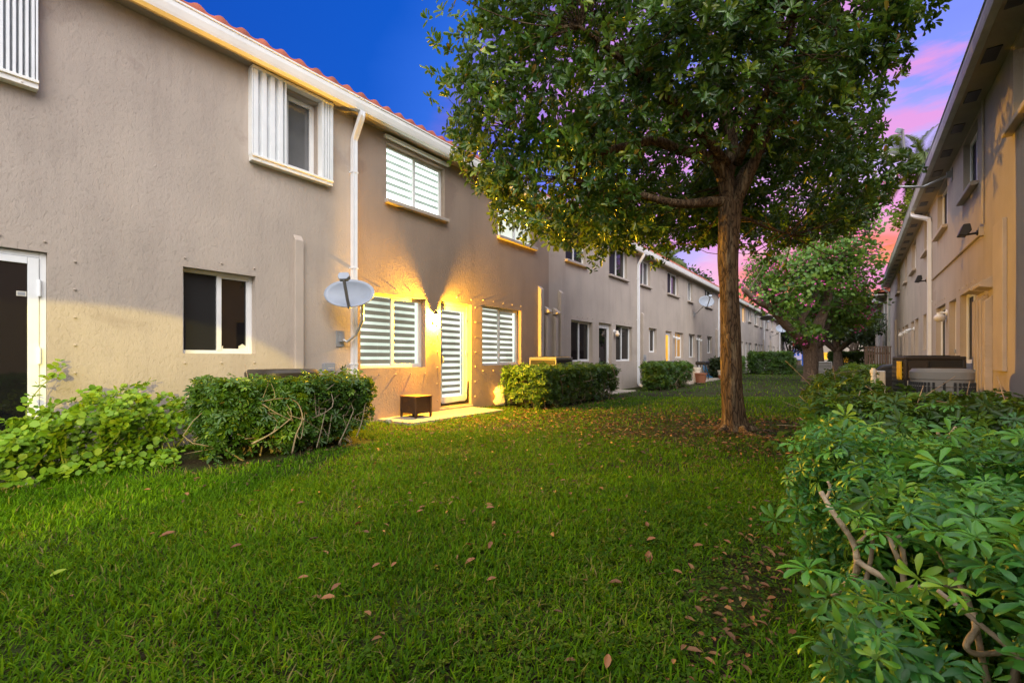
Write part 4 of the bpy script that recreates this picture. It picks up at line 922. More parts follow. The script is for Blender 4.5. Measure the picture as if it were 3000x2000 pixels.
pbox('deck', 'redpaint', -11.9, -10.1, 86.9, 88.2, 1.0, 1.2); pbox('deck', 'bluepaint', -8.2, -6.6, 86.9, 88.2, .9, 1.05)
for z in (1.6, 2.2): pbox('panel_window', 'bluepaint', -7.8, -7.5, 86.86, 86.9, z, z+.35); pbox('panel_window', 'bluepaint', -7.3, -7.0, 86.86, 86.9, z, z+.35)
t = thing('climbing_pole', (-5.0, 84, 0), 'distant blue and cream climbing pole left of the far hedge', 'climbing pole')
pbox('post', 'bluepaint', -5.05, -4.7, 84, 84.3, 0, 4.2); pbox('post', 'yellowpaint', -5.45, -5.1, 84, 84.25, 0, 2.2); pbox('sign_board', 'redpaint', -5.1, -4.72, 83.9, 83.98, 2.0, 3.0)
# ------------------------------------------------------------------ vegetation helpers
def rand_unit(n): return unit(rng.normal(size=(n, 3)))
def lobes_points(lobes, n, shell=.35, floor=None, hollow=None):
    """points in the outer shells of several ellipsoids, lumpy, dropped where inside another lobe's core"""
    w_ = np.array([l[3]*l[4] for l in lobes]); w_ = w_/w_.sum(); out = []
    for l, k in zip(lobes, (w_*n*1.6).astype(int)+1):
        d = rand_unit(k); f = np.sin(d[:, 0]*5+l[0]*3)*np.sin(d[:, 1]*6+l[1])*np.sin(d[:, 2]*5+l[2])
        r = (1-shell*rng.random(k)**1.6)*(1+.13*f+.05*rng.normal(size=k))
        out.append(np.array(l[:3])+d*r[:, None]*np.array(l[3:6]))
    P = np.concatenate(out)
    keep = np.ones(len(P), bool)
    for l in lobes:
        q = (P-np.array(l[:3]))/np.array(l[3:6]); keep &= (q**2).sum(1) > (1-shell*1.15)**2
    if floor is not None: keep &= P[:, 2] > floor+.25*np.sin(P[:, 0]*2.1)*np.sin(P[:, 1]*1.7)
    P = P[keep]; rng.shuffle(P); return P[:n]
def smooth_path(pts, n=5):
    pts = [Vector(p) for p in pts]; out = []
    for i in range(len(pts)-1):
        p0, p1, p2, p3 = pts[max(i-1, 0)], pts[i], pts[i+1], pts[min(i+2, len(pts)-1)]
        for k in range(n):
            t = k/n; out.append(.5*((2*p1)+(p2-p0)*t+(2*p0-5*p1+4*p2-p3)*t*t+(3*p1-p0-3*p2+p3)*t**3))
    out.append(pts[-1]); return out
def limb(m, pts, r0, r1, n=10, wob=.0):
    P = smooth_path(pts); k = len(P)
    R_ = [r0+(r1-r0)*i/(k-1) for i in range(k)]
    if wob: R_ = [r*(1+wob*math.sin(i*2.3+r0*40)) for i, r in enumerate(R_)]
    m.tube(P, R_, n); return P
def twigs(m, anchors, targets, r0, r1, step=None):
    A = np.array([tuple(a) for a in anchors])
    for t in targets:
        d = ((A-t)**2).sum(1)+1.5*np.maximum(0, A[:, 2]-t[2])**2; a = A[np.argmin(d)]
        mid = (a+t)/2+rng.normal(size=3)*.12*np.linalg.norm(t-a)+np.array([0, 0, -.06*np.linalg.norm(t-a)])
        P = smooth_path([a, mid, t], 4); m.tube(P, [r0+(r1-r0)*i/(len(P)-1) for i in range(len(P))], 5, False)

# ------------------------------------------------------------------ the big shade tree
tx, ty = -1.43, 7.57
tree = thing('shade_tree', (tx, ty, 0), 'big dark-leaved shade tree with a ridged trunk in the middle of the lawn', 'tree', 'trees along the lawn')
m = MB()
D0 = 6.92
tr = [cp(2152, 1275, D0), cp(2150, 1225, D0), cp(2143, 1130, D0), cp(2140, 980, D0), cp(2136, 860, D0), cp(2132, 760, D0), cp(2136, 660, D0), cp(2140, 600, D0)]
P = smooth_path(tr, 5); rad = np.interp(np.linspace(0, 1, len(P)), [0, .06, .14, .3, .55, .62, .8, 1], [.29, .22, .175, .148, .135, .138, .145, .18])
n = 22; vs = []; fs = []
for i, p in enumerate(P):
    for j in range(n):
        a = 2*math.pi*j/n; fl = 1+(.30*math.cos(3*a+.6)+.14*math.cos(5*a))*math.exp(-i*.75)+.03*math.sin(4*a+i*.5)
        vs.append((p[0]+math.cos(a)*rad[i]*fl, p[1]+math.sin(a)*rad[i]*fl, p[2]))
for i in range(len(P)-1):
    for j in range(n): a = i*n+j; b = i*n+(j+1) % n; fs.append((a, b, b+n, a+n))
m.add(vs, fs)
for ang, ln in ((.5, 1.0), (1.9, .7), (2.9, .9), (4.1, .8), (5.4, 1.1)):    # surface roots
    m.tube([(tx+math.cos(ang)*.12, ty+math.sin(ang)*.12, .08), (tx+math.cos(ang)*.30, ty+math.sin(ang)*.30, .0), (tx+math.cos(ang+.2)*ln*.6, ty+math.sin(ang+.2)*ln*.6, -.02), (tx+math.cos(ang+.2)*ln, ty+math.sin(ang+.2)*ln, -.05)], [.08, .055, .04, .02], 8)
m.build('trunk', M['bark'], tree, smooth=True)
m = MB(); anch = []
anch += limb(m, [cp(2138, 590, D0), cp(2080, 592, 6.8), cp(2010, 597, 6.6), cp(1950, 590, 6.4), cp(1860, 566, 6.2), cp(1760, 540, 6.1), cp(1640, 520, 6.0)], .085, .022, 10, .05)
anch += limb(m, [cp(2140, 600, D0), cp(2112, 500, 6.9), cp(2066, 459, 6.8), cp(1990, 439, 6.7), cp(1913, 413, 6.6), cp(1837, 430, 6.5), cp(1750, 444, 6.4), cp(1684, 423, 6.3), cp(1600, 410, 6.2), cp(1480, 370, 6.1)], .105, .02, 10, .05)
anch += limb(m, [cp(2140, 625, D0), cp(2172, 557, 6.8), cp(2204, 487, 6.7), cp(2223, 442, 6.65), cp(2249, 398, 6.6), cp(2300, 320, 6.4), cp(2380, 200, 6.2), cp(2450, 90, 6.0)], .100, .02, 10, .04)
anch += limb(m, [cp(2138, 610, D0), cp(2128, 519, 7.0), cp(2146, 430, 7.1), cp(2120, 300, 7.2), cp(2080, 120, 7.3), cp(2060, -80, 7.4)], .13, .03, 10, .04)
anch += limb(m, [cp(2142, 600, D0), cp(2180, 500, 7.6), cp(2260, 430, 8.3), cp(2360, 380, 9.0), cp(2450, 350, 9.4)], .08, .02, 8, .04)
anch += limb(m, [cp(2132, 500, 7.0), cp(2060, 400, 7.6), cp(1990, 330, 8.3), cp(1900, 280, 8.8)], .08, .02, 8, .04)
anch += limb(m, [cp(2144, 640, D0), cp(2185, 640, 7.2), cp(2250, 668, 7.6), cp(2320, 690, 8.0)], .035, .012, 7)
anch += limb(m, [cp(2128, 480, 6.9), cp(2000, 330, 6.2), cp(1850, 200, 5.6), cp(1700, 80, 5.2)], .08, .02, 8, .04)
anch += limb(m, [cp(2160, 480, 6.9), cp(2250, 260, 6.0), cp(2330, 60, 5.4)], .07, .02, 8, .04)
lob = []
def lobe(px, py, d, rx, ry, rz): lob.append((*cp(px, py, d), rx, ry, rz))
lobe(1560, 330, 6.2, 1.15, 1.15, 1.25); lobe(1640, 560, 6.2, 1.0, 1.0, .72); lobe(1720, 120, 6.0, 1.45, 1.45, 1.5); lobe(1480, 400, 6.1, .75, .75, .75)
lobe(1900, 250, 6.8, 1.9, 1.9, 1.6); lobe(2050, 40, 6.6, 2.0, 2.0, 1.7); lobe(2290, 120, 6.2, 1.4, 1.4, 1.6); lobe(2420, 40, 5.8, 1.1, 1.1, 1.1); lobe(2360, 330, 8.2, 1.2, 1.4, 1.5)
lobe(2300, 540, 8.6, 1.7, 1.6, 1.25); lobe(2370, 580, 9.0, 1.0, 1.2, .9); lobe(1900, 520, 8.6, 1.9, 1.6, 1.15); lobe(2050, 330, 8.8, 2.4, 1.8, 2.0); lobe(1900, -60, 5.6, 1.5, 1.5, 1.2); lobe(1780, 640, 7.4, 1.0, 1.0, .5); lobe(1480, 160, 6.1, .75, .75, .85); lobe(2570, -40, 5.5, .75, .75, .75)
lobe(1620, -100, 6.0, 1.0, 1.0, 1.0); lobe(2000, 640, 8.8, 1.3, 1.0, .55)
CP = lobes_points(lob, 10800, .42, floor=2.62)
sp = CP[rng.choice(len(CP), 230, False)]; od = unit(sp-np.array(cp(2050, 350, 7.0)))+rng.normal(size=sp.shape)*.35; spray = np.concatenate([sp+od*q+rng.normal(size=sp.shape)*.07 for q in (.12, .24, .36, .47)]); spray = spray[(spray[:, 2] > 2.5)]; CP = np.concatenate([CP, spray])
# keep the space round the fork open, so limbs and dusk sky show
def seg_dist(P, a, b):
    a, b = np.array(a), np.array(b); t = np.clip(((P-a)@(b-a))/((b-a)@(b-a)), 0, 1); return np.linalg.norm(P-(a+t[:, None]*(b-a)), axis=1)
openv = (seg_dist(CP, cp(2137, 800, D0), cp(2137, 430, D0)) > .75) & (seg_dist(CP, cp(2137, 600, 6.7), cp(1850, 480, 6.4)) > .42) & (seg_dist(CP, cp(2137, 600, 6.4), cp(2137, 480, 5.2)) > .7)
CP = CP[openv | (rng.random(len(CP)) < .05)]
# thin some pockets so that the sky peeps through
pk = np.sin(CP[:, 0]*3.1+.7)*np.sin(CP[:, 1]*2.7+.3)*np.sin(CP[:, 2]*3.3)
CP = CP[(pk < .42) | (rng.random(len(CP)) < .3)]
twigs(m, anch[8:], CP[rng.choice(len(CP), 420, False)], .011, .003)
for k in range(26):                          # bare drooping twigs under the crown
    a = np.array(cp(2210+rng.uniform(-10, 40), 330+rng.uniform(-20, 40), 6.5)); pts = [a]
    d = np.array([rng.uniform(-.5, .3), rng.uniform(-.5, .2), rng.uniform(-.3, .1)])
    for q in range(4): d = d+rng.normal(size=3)*.25; pts.append(pts[-1]+d*.22)
    m.tube(smooth_path(pts, 3), .006, 5, False)
m.build('limbs', M['bark'], tree, smooth=True)
cc = np.array(cp(2050, 350, 7.0)); out = unit(CP-cc); NR = unit(out*.8+rng.normal(size=CP.shape)*.55+np.array([0, 0, .35]))
p, a, nr = whorls(CP, NR, 9, .1, .04, (.1, .75), .3, .012)
ln = rng.uniform(.075, .125, len(p)); tint = np.clip(np.repeat(rng.beta(2, 2.4, len(CP)), 9)+rng.normal(size=len(p))*.12, 0, .97); tint[rng.random(len(p)) < .015] = 1.0
leaves('crown', M['leaf'], p+rng.normal(size=p.shape)*.012, a+rng.normal(size=a.shape)*.12, nr, ln, ln*.46, tint, T_L, tree, (tx, ty, 5))

# ------------------------------------------------------------------ orchid tree farther down the lawn
ox, oy = -1.64, 26.1
orch = thing('orchid_tree', (ox, oy, 0), 'pink-flowering orchid tree with a thick forked trunk farther down the lawn', 'tree', 'trees along the lawn')
m = MB(); DD = 21.9
m.tube(smooth_path([cp(2374, 1122, DD), cp(2374, 1105, DD), cp(2375, 1070, DD), cp(2374, 1030, DD), cp(2372, 1005, DD)], 4), np.interp(np.linspace(0, 1, 17), [0, .15, .4, .8, 1], [.56, .38, .30, .33, .40]), 16)
m.build('trunk', M['bark2'], orch, smooth=True)
m = MB(); an = []
an += limb(m, [cp(2368, 1015, DD), cp(2345, 992, 21.6), cp(2300, 950, 21.4), cp(2260, 905, 21.2), cp(2215, 880, 21), cp(2178, 845, 20.8)], .24, .11, 10, .04)
an += limb(m, [cp(2380, 1015, DD), cp(2393, 975, DD), cp(2400, 945, DD), cp(2413, 915, DD), cp(2426, 870, DD), cp(2424, 830, DD), cp(2450, 780, 21.6), cp(2490, 700, 21.4), cp(2505, 650, 21.2)], .30, .07, 10, .04)
an += limb(m, [cp(2366, 1005, DD), cp(2358, 970, DD), cp(2347, 939, DD), cp(2362, 912, DD), cp(2385, 870, DD), cp(2400, 835, DD)], .20, .08, 9, .04)
an += limb(m, [cp(2384, 1000, 22.3), cp(2410, 985, 22.6), cp(2440, 930, 23), cp(2480, 880, 23.4)], .16, .05, 8)
lob = []
for a in ((2260, 830, 21.2, 1.3, 1.3, 1.0), (2330, 800, 21.6, 1.7, 1.7, 1.4), (2420, 780, 21.6, 1.9, 1.9, 1.6), (2500, 780, 21.6, 1.3, 1.3, 1.6), (2470, 680, 21.4, 1.5, 1.5, 1.6), (2540, 640, 21.2, .8, .8, 1.1), (2300, 890, 21.2, 1.2, 1.2, .6), (2400, 900, 23, 1.9, 1.5, 1.3), (2500, 890, 23, 1.2, 1.4, .9), (2560, 560, 21.2, .6, .6, .8), (2370, 975, 21.2, .75, .6, .3), (2240, 780, 22, .9, .9, .7), (2470, 940, 23, .9, .9, .6)): lobe(*a)
OP = lobes_points(lob, 1750, .8); twigs(m, an, OP[:130], .04, .01)
m.build('limbs', M['bark2'], orch, smooth=True)
NR = unit(rng.normal(size=OP.shape)*.7+np.array([0, 0, .5])+unit(OP-np.array(cp(2400, 850, 22)))*.5)
p, a, nr = whorls(OP, NR, 6, .14, .13, (-.2, .5), .5, .10)
p = p+rng.normal(size=p.shape)*.10; ln = rng.uniform(.12, .19, len(p))
leaves('crown', M['leaf_orchid'], p, a, nr, ln, ln*.85, np.clip(np.repeat(rng.beta(2, 2, len(OP)), 6)+rng.normal(size=len(p))*.12, 0, 1), T_ROUND, orch, (ox, oy, 5))
FP = OP[rng.choice(len(OP), 190, False)]; FP = FP+.25*unit(FP-np.array(cp(2400, 850, 22)))+np.array([0, -.15, 0]); FP = np.repeat(FP, 9, 0)+rng.normal(size=(1710, 3))*.12
leaves('blossom', M['flower'], FP, rand_unit(1710), rand_unit(1710), .11, .06, .5, T_RH, orch, (ox, oy, 5))

# ------------------------------------------------------------------ background trees and palms
def far_tree(x, y, h, r, zc, mat, label, trunk_r=.2, n=1500, ls=.3, limbs=4, barkm='bark2'):
    t = thing('broadleaf_tree', (x, y, 0), label, 'tree', 'trees at the far end')
    m = MB(); m.tube(smooth_path([(x, y, -.05), (x+.05, y, zc*.4), (x-.05, y, zc)], 4), np.linspace(trunk_r*1.3, trunk_r*.6, 9), 10)
    for k in range(limbs):
        a = k*2*math.pi/limbs+x; m.tube(smooth_path([(x, y, zc*.55), (x+math.cos(a)*r*.4, y+math.sin(a)*r*.4, zc*.85), (x+math.cos(a)*r*.7, y+math.sin(a)*r*.7, zc+.2*r)], 4), np.linspace(trunk_r*.6, trunk_r*.2, 9), 7)
    m.build('trunk', M[barkm], t, smooth=True)
    lb = [(x+math.cos(k*2.1+x)*r*.45, y+math.sin(k*2.1+x)*r*.45, zc+(h-zc)*(.12+.28*(k % 3)), r*.62, r*.62, (h-zc)*.34) for k in range(6)]
    P = lobes_points(lb, n, .7); NR = unit(rng.normal(size=P.shape)+np.array([0, 0, .5]))
    p, a, nr = whorls(P, NR, 6, .1, .1, (0, .6), .4, .05); L = rng.uniform(ls*.7, ls*1.2, len(p))
    leaves('crown', M[mat], p+rng.normal(size=p.shape)*ls*.5, a, nr, L, L*.6, np.clip(np.repeat(rng.beta(2, 2, len(P)), 6)+rng.normal(size=len(p))*.1, 0, 1), T_RH, t, (x, y, zc))
far_tree(-.9, 38.5, 5.6, 2.9, 2.9, 'leaf_dark', 'dark round tree behind the orchid tree, over the far right hedge', .28, 1700, .22)
far_tree(-5.9, 62, 6.6, 2.6, 2.7, 'leaf_dark', 'small dark tree in front of the distant play structure', .20, 1100, .26)
far_tree(-2.3, 45, 8.5, 2.6, 3.6, 'leaf_orchid', 'leaning tree with a bare reddish trunk just behind the orchid tree', .34, 1300, .25)
far_tree(.2, 58, 9.5, 2.6, 3.2, 'leaf_dark', 'tall dark tree standing left of the far right row', .2, 1300, .3)
far_tree(-2.2, 78, 13, 4.2, 5., 'leaf_orchid', 'tall green tree in front of the distant closing row', .3, 1300, .45)
far_tree(-8.0, 96, 12, 5., 4., 'leaf_dark', 'broad dark tree beyond the play structure', .4, 1300, .5)
far_tree(3.6, 35.3, 12.4, 1.7, 9.2, 'leaf_yel', 'tall yellow-green tree rising between the two right rows beside the palm', .22, 1100, .22)
far_tree(-13.5, 44, 11, 3.5, 6., 'leaf_dark', 'green tree behind the roofs of the left rows', .3, 1100, .4)
def palm(x, y, h, nf, L, label, seed, yel=.0):
    r = np.random.default_rng(seed)
    t = thing('palm_tree', (x, y, 0), label, 'palm tree', 'palm trees behind the roofs')
    m = MB(); m.tube(smooth_path([(x, y, -.05), (x+.1, y, h*.5), (x, y, h)], 6), np.linspace(.22, .13, 13), 10); m.build('trunk', M['bark2'], t, smooth=True)
    for k in range(nf):
        az = k*2.4+r.uniform(-.2, .2); el = r.uniform(-.45, 1.15); pts = []; c = np.array([x, y, h])
        for q in range(11):
            s = q/10; e = el-1.5*s*s-.2*s; 
            if q: c = c+np.array([math.cos(az)*math.cos(e), math.sin(az)*math.cos(e), math.sin(e)])*L/10
            pts.append(c.copy())
        pts = np.array(pts); tan = unit(np.gradient(pts, axis=0)); ii = np.repeat(np.arange(1, 11), 5)
        fr = np.tile(np.linspace(0, .8, 5), 10); base = pts[ii-1]+(pts[ii]-pts[ii-1])*fr[:, None]; tg = tan[ii]
        sd_ = unit(np.cross(tg, np.array([0, 0, 1.])+0*tg)); P2 = np.concatenate([base, base]); A2 = np.concatenate([sd_, -sd_])*.75+np.concatenate([tg, tg])*.6+np.array([0, 0, -.45])
        s2 = np.concatenate([ii/10, ii/10]); ll = L*.26*np.sin(np.clip(s2*.9+.12, 0, 1)*np.pi)+.1
        dry = 1.0 if (el < -.1 and r.random() < .6) else r.uniform(.2, .6)
        f = leaves('frond', M['palm'], P2, A2, np.cross(A2, np.concatenate([tg, tg])), ll, .055, dry, T_RH, t, (x, y, h))
palm(3.05, 35.0, 12.6, 26, 3.0, 'tall palm with a drooping dry frond behind the right roof and dish', 3)
palm(-12.1, 36.5, 9.0, 20, 2.6, 'palm showing over the left roof under the big tree', 9)
palm(-.3, 72, 7.5, 18, 2.8, 'slender distant palm near the far right dish', 12)

# ------------------------------------------------------------------ hedges
def hedge(boxes, label, n, ls, mat='leaf_hedge', k=7, light=.0, stems=30, loc=None, group='clipped hedges', stemmat='wood', shagg=.05, top=.42, name='hedge', el=(-.25, .35), sw=.42, thick=.012, tpl=T_L, inner=.25, clear=None, clr=.05):
    """boxes of palmate leaves set on all faces, denser on top, with stems inside"""
    b0 = boxes[0]; loc = loc or ((b0[0]+b0[1])/2, (b0[2]+b0[3])/2, 0)
    t = thing(name, loc, label, 'hedge' if name == 'hedge' else 'shrub', group)
    Ps = []; Ns = []
    areas = [((b[1]-b[0])*(b[3]-b[2])+2*(b[1]-b[0]+b[3]-b[2])*b[4]) for b in boxes]
    for b, ar in zip(boxes, areas):
        x0, x1, y0, y1, h = b; nb = int(n*ar/sum(areas)); dx, dy = x1-x0, y1-y0
        fa = np.array([dx*dy*1.6, dx*h, dx*h, dy*h, dy*h]); c = rng.choice(5, nb, p=fa/fa.sum()); u, v = rng.random(nb), rng.random(nb)
        d = np.abs(rng.normal(size=nb))*.06*(rng.random(nb) < .8)+(rng.random(nb) < inner)*rng.random(nb)*.22
        lump = .035*np.sin(u*dx*9+v*7)*np.sin(v*11+u*dy*6)
        P = np.zeros((nb, 3)); Nn = np.zeros((nb, 3))
        s = c == 0; P[s] = np.stack([x0+u[s]*dx, y0+v[s]*dy, h-d[s]+lump[s]], 1); Nn[s] = (0, 0, 1)
        for idx, (ax, val, sg) in {1: (1, y0, -1), 2: (1, y1, 1), 3: (0, x0, -1), 4: (0, x1, 1)}.items():
            s = c == idx; o = 1-ax; lo, wd = (x0, dx) if o == 0 else (y0, dy)
            vv = v[s]**.8; P[s, o] = lo+u[s]*wd; P[s, ax] = val-sg*(d[s]+lump[s]+.10*(1-vv)**2); P[s, 2] = .06+vv*(h-.06); Nn[s, ax] = sg
        Ps.append(P); Ns.append(Nn)
    P = np.concatenate(Ps); Nn = np.concatenate(Ns)
    keep = np.ones(len(P), bool)
    for b in boxes: keep &= ~((P[:, 0] > b[0]+.28) & (P[:, 0] < b[1]-.28) & (P[:, 1] > b[2]+.28) & (P[:, 1] < b[3]-.28) & (P[:, 2] < b[4]-.3))
    # ragged holes where old wood shows
    hol = np.sin(P[:, 0]*5.3+1)*np.sin(P[:, 1]*4.1+2)*np.sin(P[:, 2]*6+.6); keep &= ~((hol > .42) & (P[:, 2] < top*1.55) & (rng.random(len(P)) < .85))
    P, Nn = P[keep], Nn[keep]
    if clear:
        ok = np.ones(len(P), bool); cam_ = np.array([0, 0, H])
        for b in clear: b = np.array(b); ok &= seg_dist(P, b-(cam_-b)*.03, b+(cam_-b)*.42) > clr
        P, Nn = P[ok], Nn[ok]
    P = P+rng.normal(size=P.shape)*shagg*np.array([.6, .6, 1.])
    up = np.clip(P[:, 2:3]/.9, 0, 1)
    NR = unit(Nn*.55+rng.normal(size=P.shape)*.38+np.array([0, 0, .55]))
    p, a, nr = whorls(P, NR, k, ls, ls*sw, el, .18, ls*.12); L = np.repeat(rng.uniform(ls*.55, ls*1.3, len(P)), k)*rng.uniform(.8, 1.15, len(p))
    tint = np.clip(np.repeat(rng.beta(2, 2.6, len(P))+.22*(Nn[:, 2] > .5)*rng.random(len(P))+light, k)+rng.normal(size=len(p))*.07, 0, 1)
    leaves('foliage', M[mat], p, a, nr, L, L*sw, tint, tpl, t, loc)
    m = MB()
    for q in range(stems):
        b = boxes[q % len(boxes)]; mg = min(.3, (b[3]-b[2])*.25); x = rng.uniform(b[0]+.12, b[1]-.1); y = rng.uniform(b[2]+mg, b[3]-mg); pts = [np.array([x, y, -.03])]; d = np.array([rng.normal()*.35, rng.normal()*.45, 1.0])
        for j in range(4): d = d+rng.normal(size=3)*.28; d[2] = abs(d[2]); nx_ = pts[-1]+d*b[4]*.24; nx_[2] = min(nx_[2], b[4]*(.80+.02*j)); nx_[0] = np.clip(nx_[0], b[0]+.04, b[1]-.02); nx_[1] = np.clip(nx_[1], b[2]+mg*.6, b[3]-mg*.6); pts.append(nx_)
        m.tube(smooth_path(pts, 3), np.linspace(thick, thick*.4, 13), 6)
        for z in range(2):
            s = pts[1+z]
            if name == 'umbrella_shrub': continue
            m.tube(smooth_path([s, s+rng.normal(size=3)*.12+np.array([0, 0, .08]), s+rng.normal(size=3)*.2+np.array([0, 0, .22])], 3), np.linspace(thick*.6, thick*.25, 7), 5)
    m.build('stems', M[stemmat], t, smooth=True)
    return t
h1 = hedge([(-5.85, -5.12, 1.90, 3.72, .80)], 'big clipped hedge with bare crossing branches under the grey dish', 4600, .062, k=8, stems=42, stemmat='palewood', el=(-.3, .25))
# the crossing bare branches on its face
for pts, r0 in (([(-5.02, 2.62, .03), (-5.00, 2.66, .25), (-4.98, 2.72, .42), (-5.02, 2.68, .60), (-5.05, 2.55, .66)], .016), ([(-5.05, 2.20, .20), (-5.00, 2.40, .30), (-4.99, 2.60, .44)], .015), ([(-5.05, 2.30, .62), (-5.0, 2.45, .50), (-4.99, 2.62, .40)], .012), ([(-5.05, 2.55, .66), (-5.02, 2.42, .66), (-5.05, 2.3, .64)], .011),
                ([(-5.02, 3.2, .05), (-5.0, 3.3, .25), (-5.03, 3.42, .45)], .013), ([(-5.0, 2.9, .05), (-5.0, 2.95, .22), (-5.05, 3.05, .5)], .011), ([(-5.02, 3.45, .1), (-5.0, 3.52, .3), (-5.05, 3.6, .5)], .011)):
    pp = [(x-.05, y, z) for x, y, z in pts]; nn_ = len(pp)*4-3
    m = MB(); m.tube(smooth_path(pp, 4), np.linspace(r0, r0*.45, nn_)*.66*(1+.14*np.sin(np.arange(nn_)*2.1)), 7)
    for q in range(2):
        s_ = np.array(pp[1+q % (len(pp)-1)]); m.tube(smooth_path([s_, s_+rng.normal(size=3)*[.03, .08, .05]+[0, 0, .08], s_+rng.normal(size=3)*[.03, .14, .06]+[0, 0, .18]], 3), np.linspace(r0*.4, r0*.15, 7), 5)
    m.build('bare_branch', M['palewood'], h1, smooth=True)
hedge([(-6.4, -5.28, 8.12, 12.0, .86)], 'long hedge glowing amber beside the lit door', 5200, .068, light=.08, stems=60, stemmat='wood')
hedge([(-6.0, -5.25, 15.6, 19.2, .90)], 'third hedge on the left, beyond the second downspout', 3200, .08, stems=40)
hedge([(-6.1, -3.55, 36.6, 39, 1.50)], 'tall boxy far hedge just right of the big tree trunk', 2600, .15, k=5, stems=20, light=-.1)
hedge([(-6.6, -5.9, 32.8, 34.4, 1.2)], 'small rounded shrub hidden behind the big tree trunk', 700, .12, k=5, stems=8, group=None, name='shrub')
hedge([(-1.4, 1.0, 40.2, 42.6, 1.52)], 'tall boxy far hedge right of the orchid tree', 2600, .15, k=5, stems=20, light=-.1)
hedge([(-6.3, -4.6, 50, 53, 1.1)], 'low far shrubs at the foot of the far left row', 900, .2, k=5, stems=8, group=None, name='shrub')
hedge([(-.40, .22, 6.5, 11.6, .75), (-.32, 1.28, 5.0, 6.6, .67)], 'dark right hedge wrapped round the two air conditioners', 6200, .075, stems=80, light=-.04)
hedge([(-.25, .75, 16.5, 21, .80)], 'low yellow-green hedge before the slatted fence', 1800, .09, k=6, stems=14, light=.2)
hedge([(-6.4, -5.9, 27.0, 28.6, 1.0)], 'dark fern-like shrub at the end of the far left patio', 700, .16, 'leaf_dark', k=7, stems=6, group=None, name='shrub')
# the near umbrella-leaved shrub, with gaps where its old branches show
NEARGAP = smooth_path([cp(2405, 1440, 1.55), cp(2440, 1500, 1.5), cp(2495, 1580, 1.47), cp(2510, 1640, 1.46), cp(2500, 1690, 1.5), cp(2440, 1740, 1.62)], 3)+smooth_path([cp(2508, 1640, 1.46), cp(2570, 1680, 1.40), cp(2640, 1715, 1.36), cp(2720, 1720, 1.34)], 3)+smooth_path([cp(2620, 1590, 1.38), cp(2650, 1715, 1.36)], 3)+smooth_path([cp(2850, 1790, 1.15), cp(2830, 1890, 1.12), cp(2900, 1910, 1.12)], 3)
near = hedge([(-.05, 1.52, 1.22, 2.3, .68), (-.18, 1.52, 2.2, 3.0, .73)], 'nearest leafy umbrella shrub filling the lower right corner, thick pale branches', 9500, .047, 'leaf_near', k=8, light=.04, stems=26, stemmat='palewood', group=None, name='umbrella_shrub', shagg=.055, el=(-.35, .2), sw=.36, thick=.012, inner=.35, tpl=T_OB, clear=NEARGAP, clr=.07)
def nb(pts, r0, r1):
    m = MB(); m.tube(smooth_path(pts, 5), np.interp(np.arange(len(pts)*5-4), [0, len(pts)*5-5], [r0*.64, r1*.64])*(1+.10*np.sin(np.arange(len(pts)*5-4)*1.9)), 9); m.build('bare_branch', M['lightened_wood'], near, smooth=True)
nb([cp(2405, 1440, 1.55), cp(2440, 1500, 1.5), cp(2495, 1580, 1.47), cp(2510, 1640, 1.46), cp(2500, 1690, 1.5), cp(2440, 1740, 1.62)], .012, .017)
nb([cp(2508, 1640, 1.46), cp(2570, 1680, 1.40), cp(2640, 1715, 1.36), cp(2720, 1720, 1.34), cp(2860, 1720, 1.36)], .015, .013)
nb([cp(2510, 1590, 1.47), cp(2535, 1570, 1.46), cp(2530, 1540, 1.48), cp(2505, 1500, 1.55)], .010, .007)
nb([cp(2600, 1560, 1.40), cp(2620, 1610, 1.36), cp(2640, 1660, 1.36), cp(2650, 1715, 1.36)], .010, .014)
nb([cp(2630, 1560, 1.42), cp(2645, 1620, 1.38), cp(2650, 1680, 1.36)], .011, .013)
nb([cp(2850, 1790, 1.15), cp(2858, 1840, 1.13), cp(2830, 1890, 1.12), cp(2870, 1915, 1.12), cp(2990, 1900, 1.15)], .012, .010)
nb([cp(2590, 1235, 2.5), cp(2585, 1255, 2.5), cp(2580, 1290, 2.5)], .010, .013); nb([cp(2745, 1255, 2.3), cp(2750, 1275, 2.3), cp(2770, 1300, 2.3)], .010, .012); nb([cp(2800, 1250, 2.4), cp(2780, 1280, 2.4), cp(2790, 1320, 2.4)], .009, .012)
nb([cp(2730, 1440, 1.7), cp(2700, 1460, 1.7), cp(2690, 1490, 1.7)], .011, .013); nb([cp(2420, 1460, 1.6), cp(2432, 1430, 1.6), cp(2425, 1410, 1.6)], .009, .007)

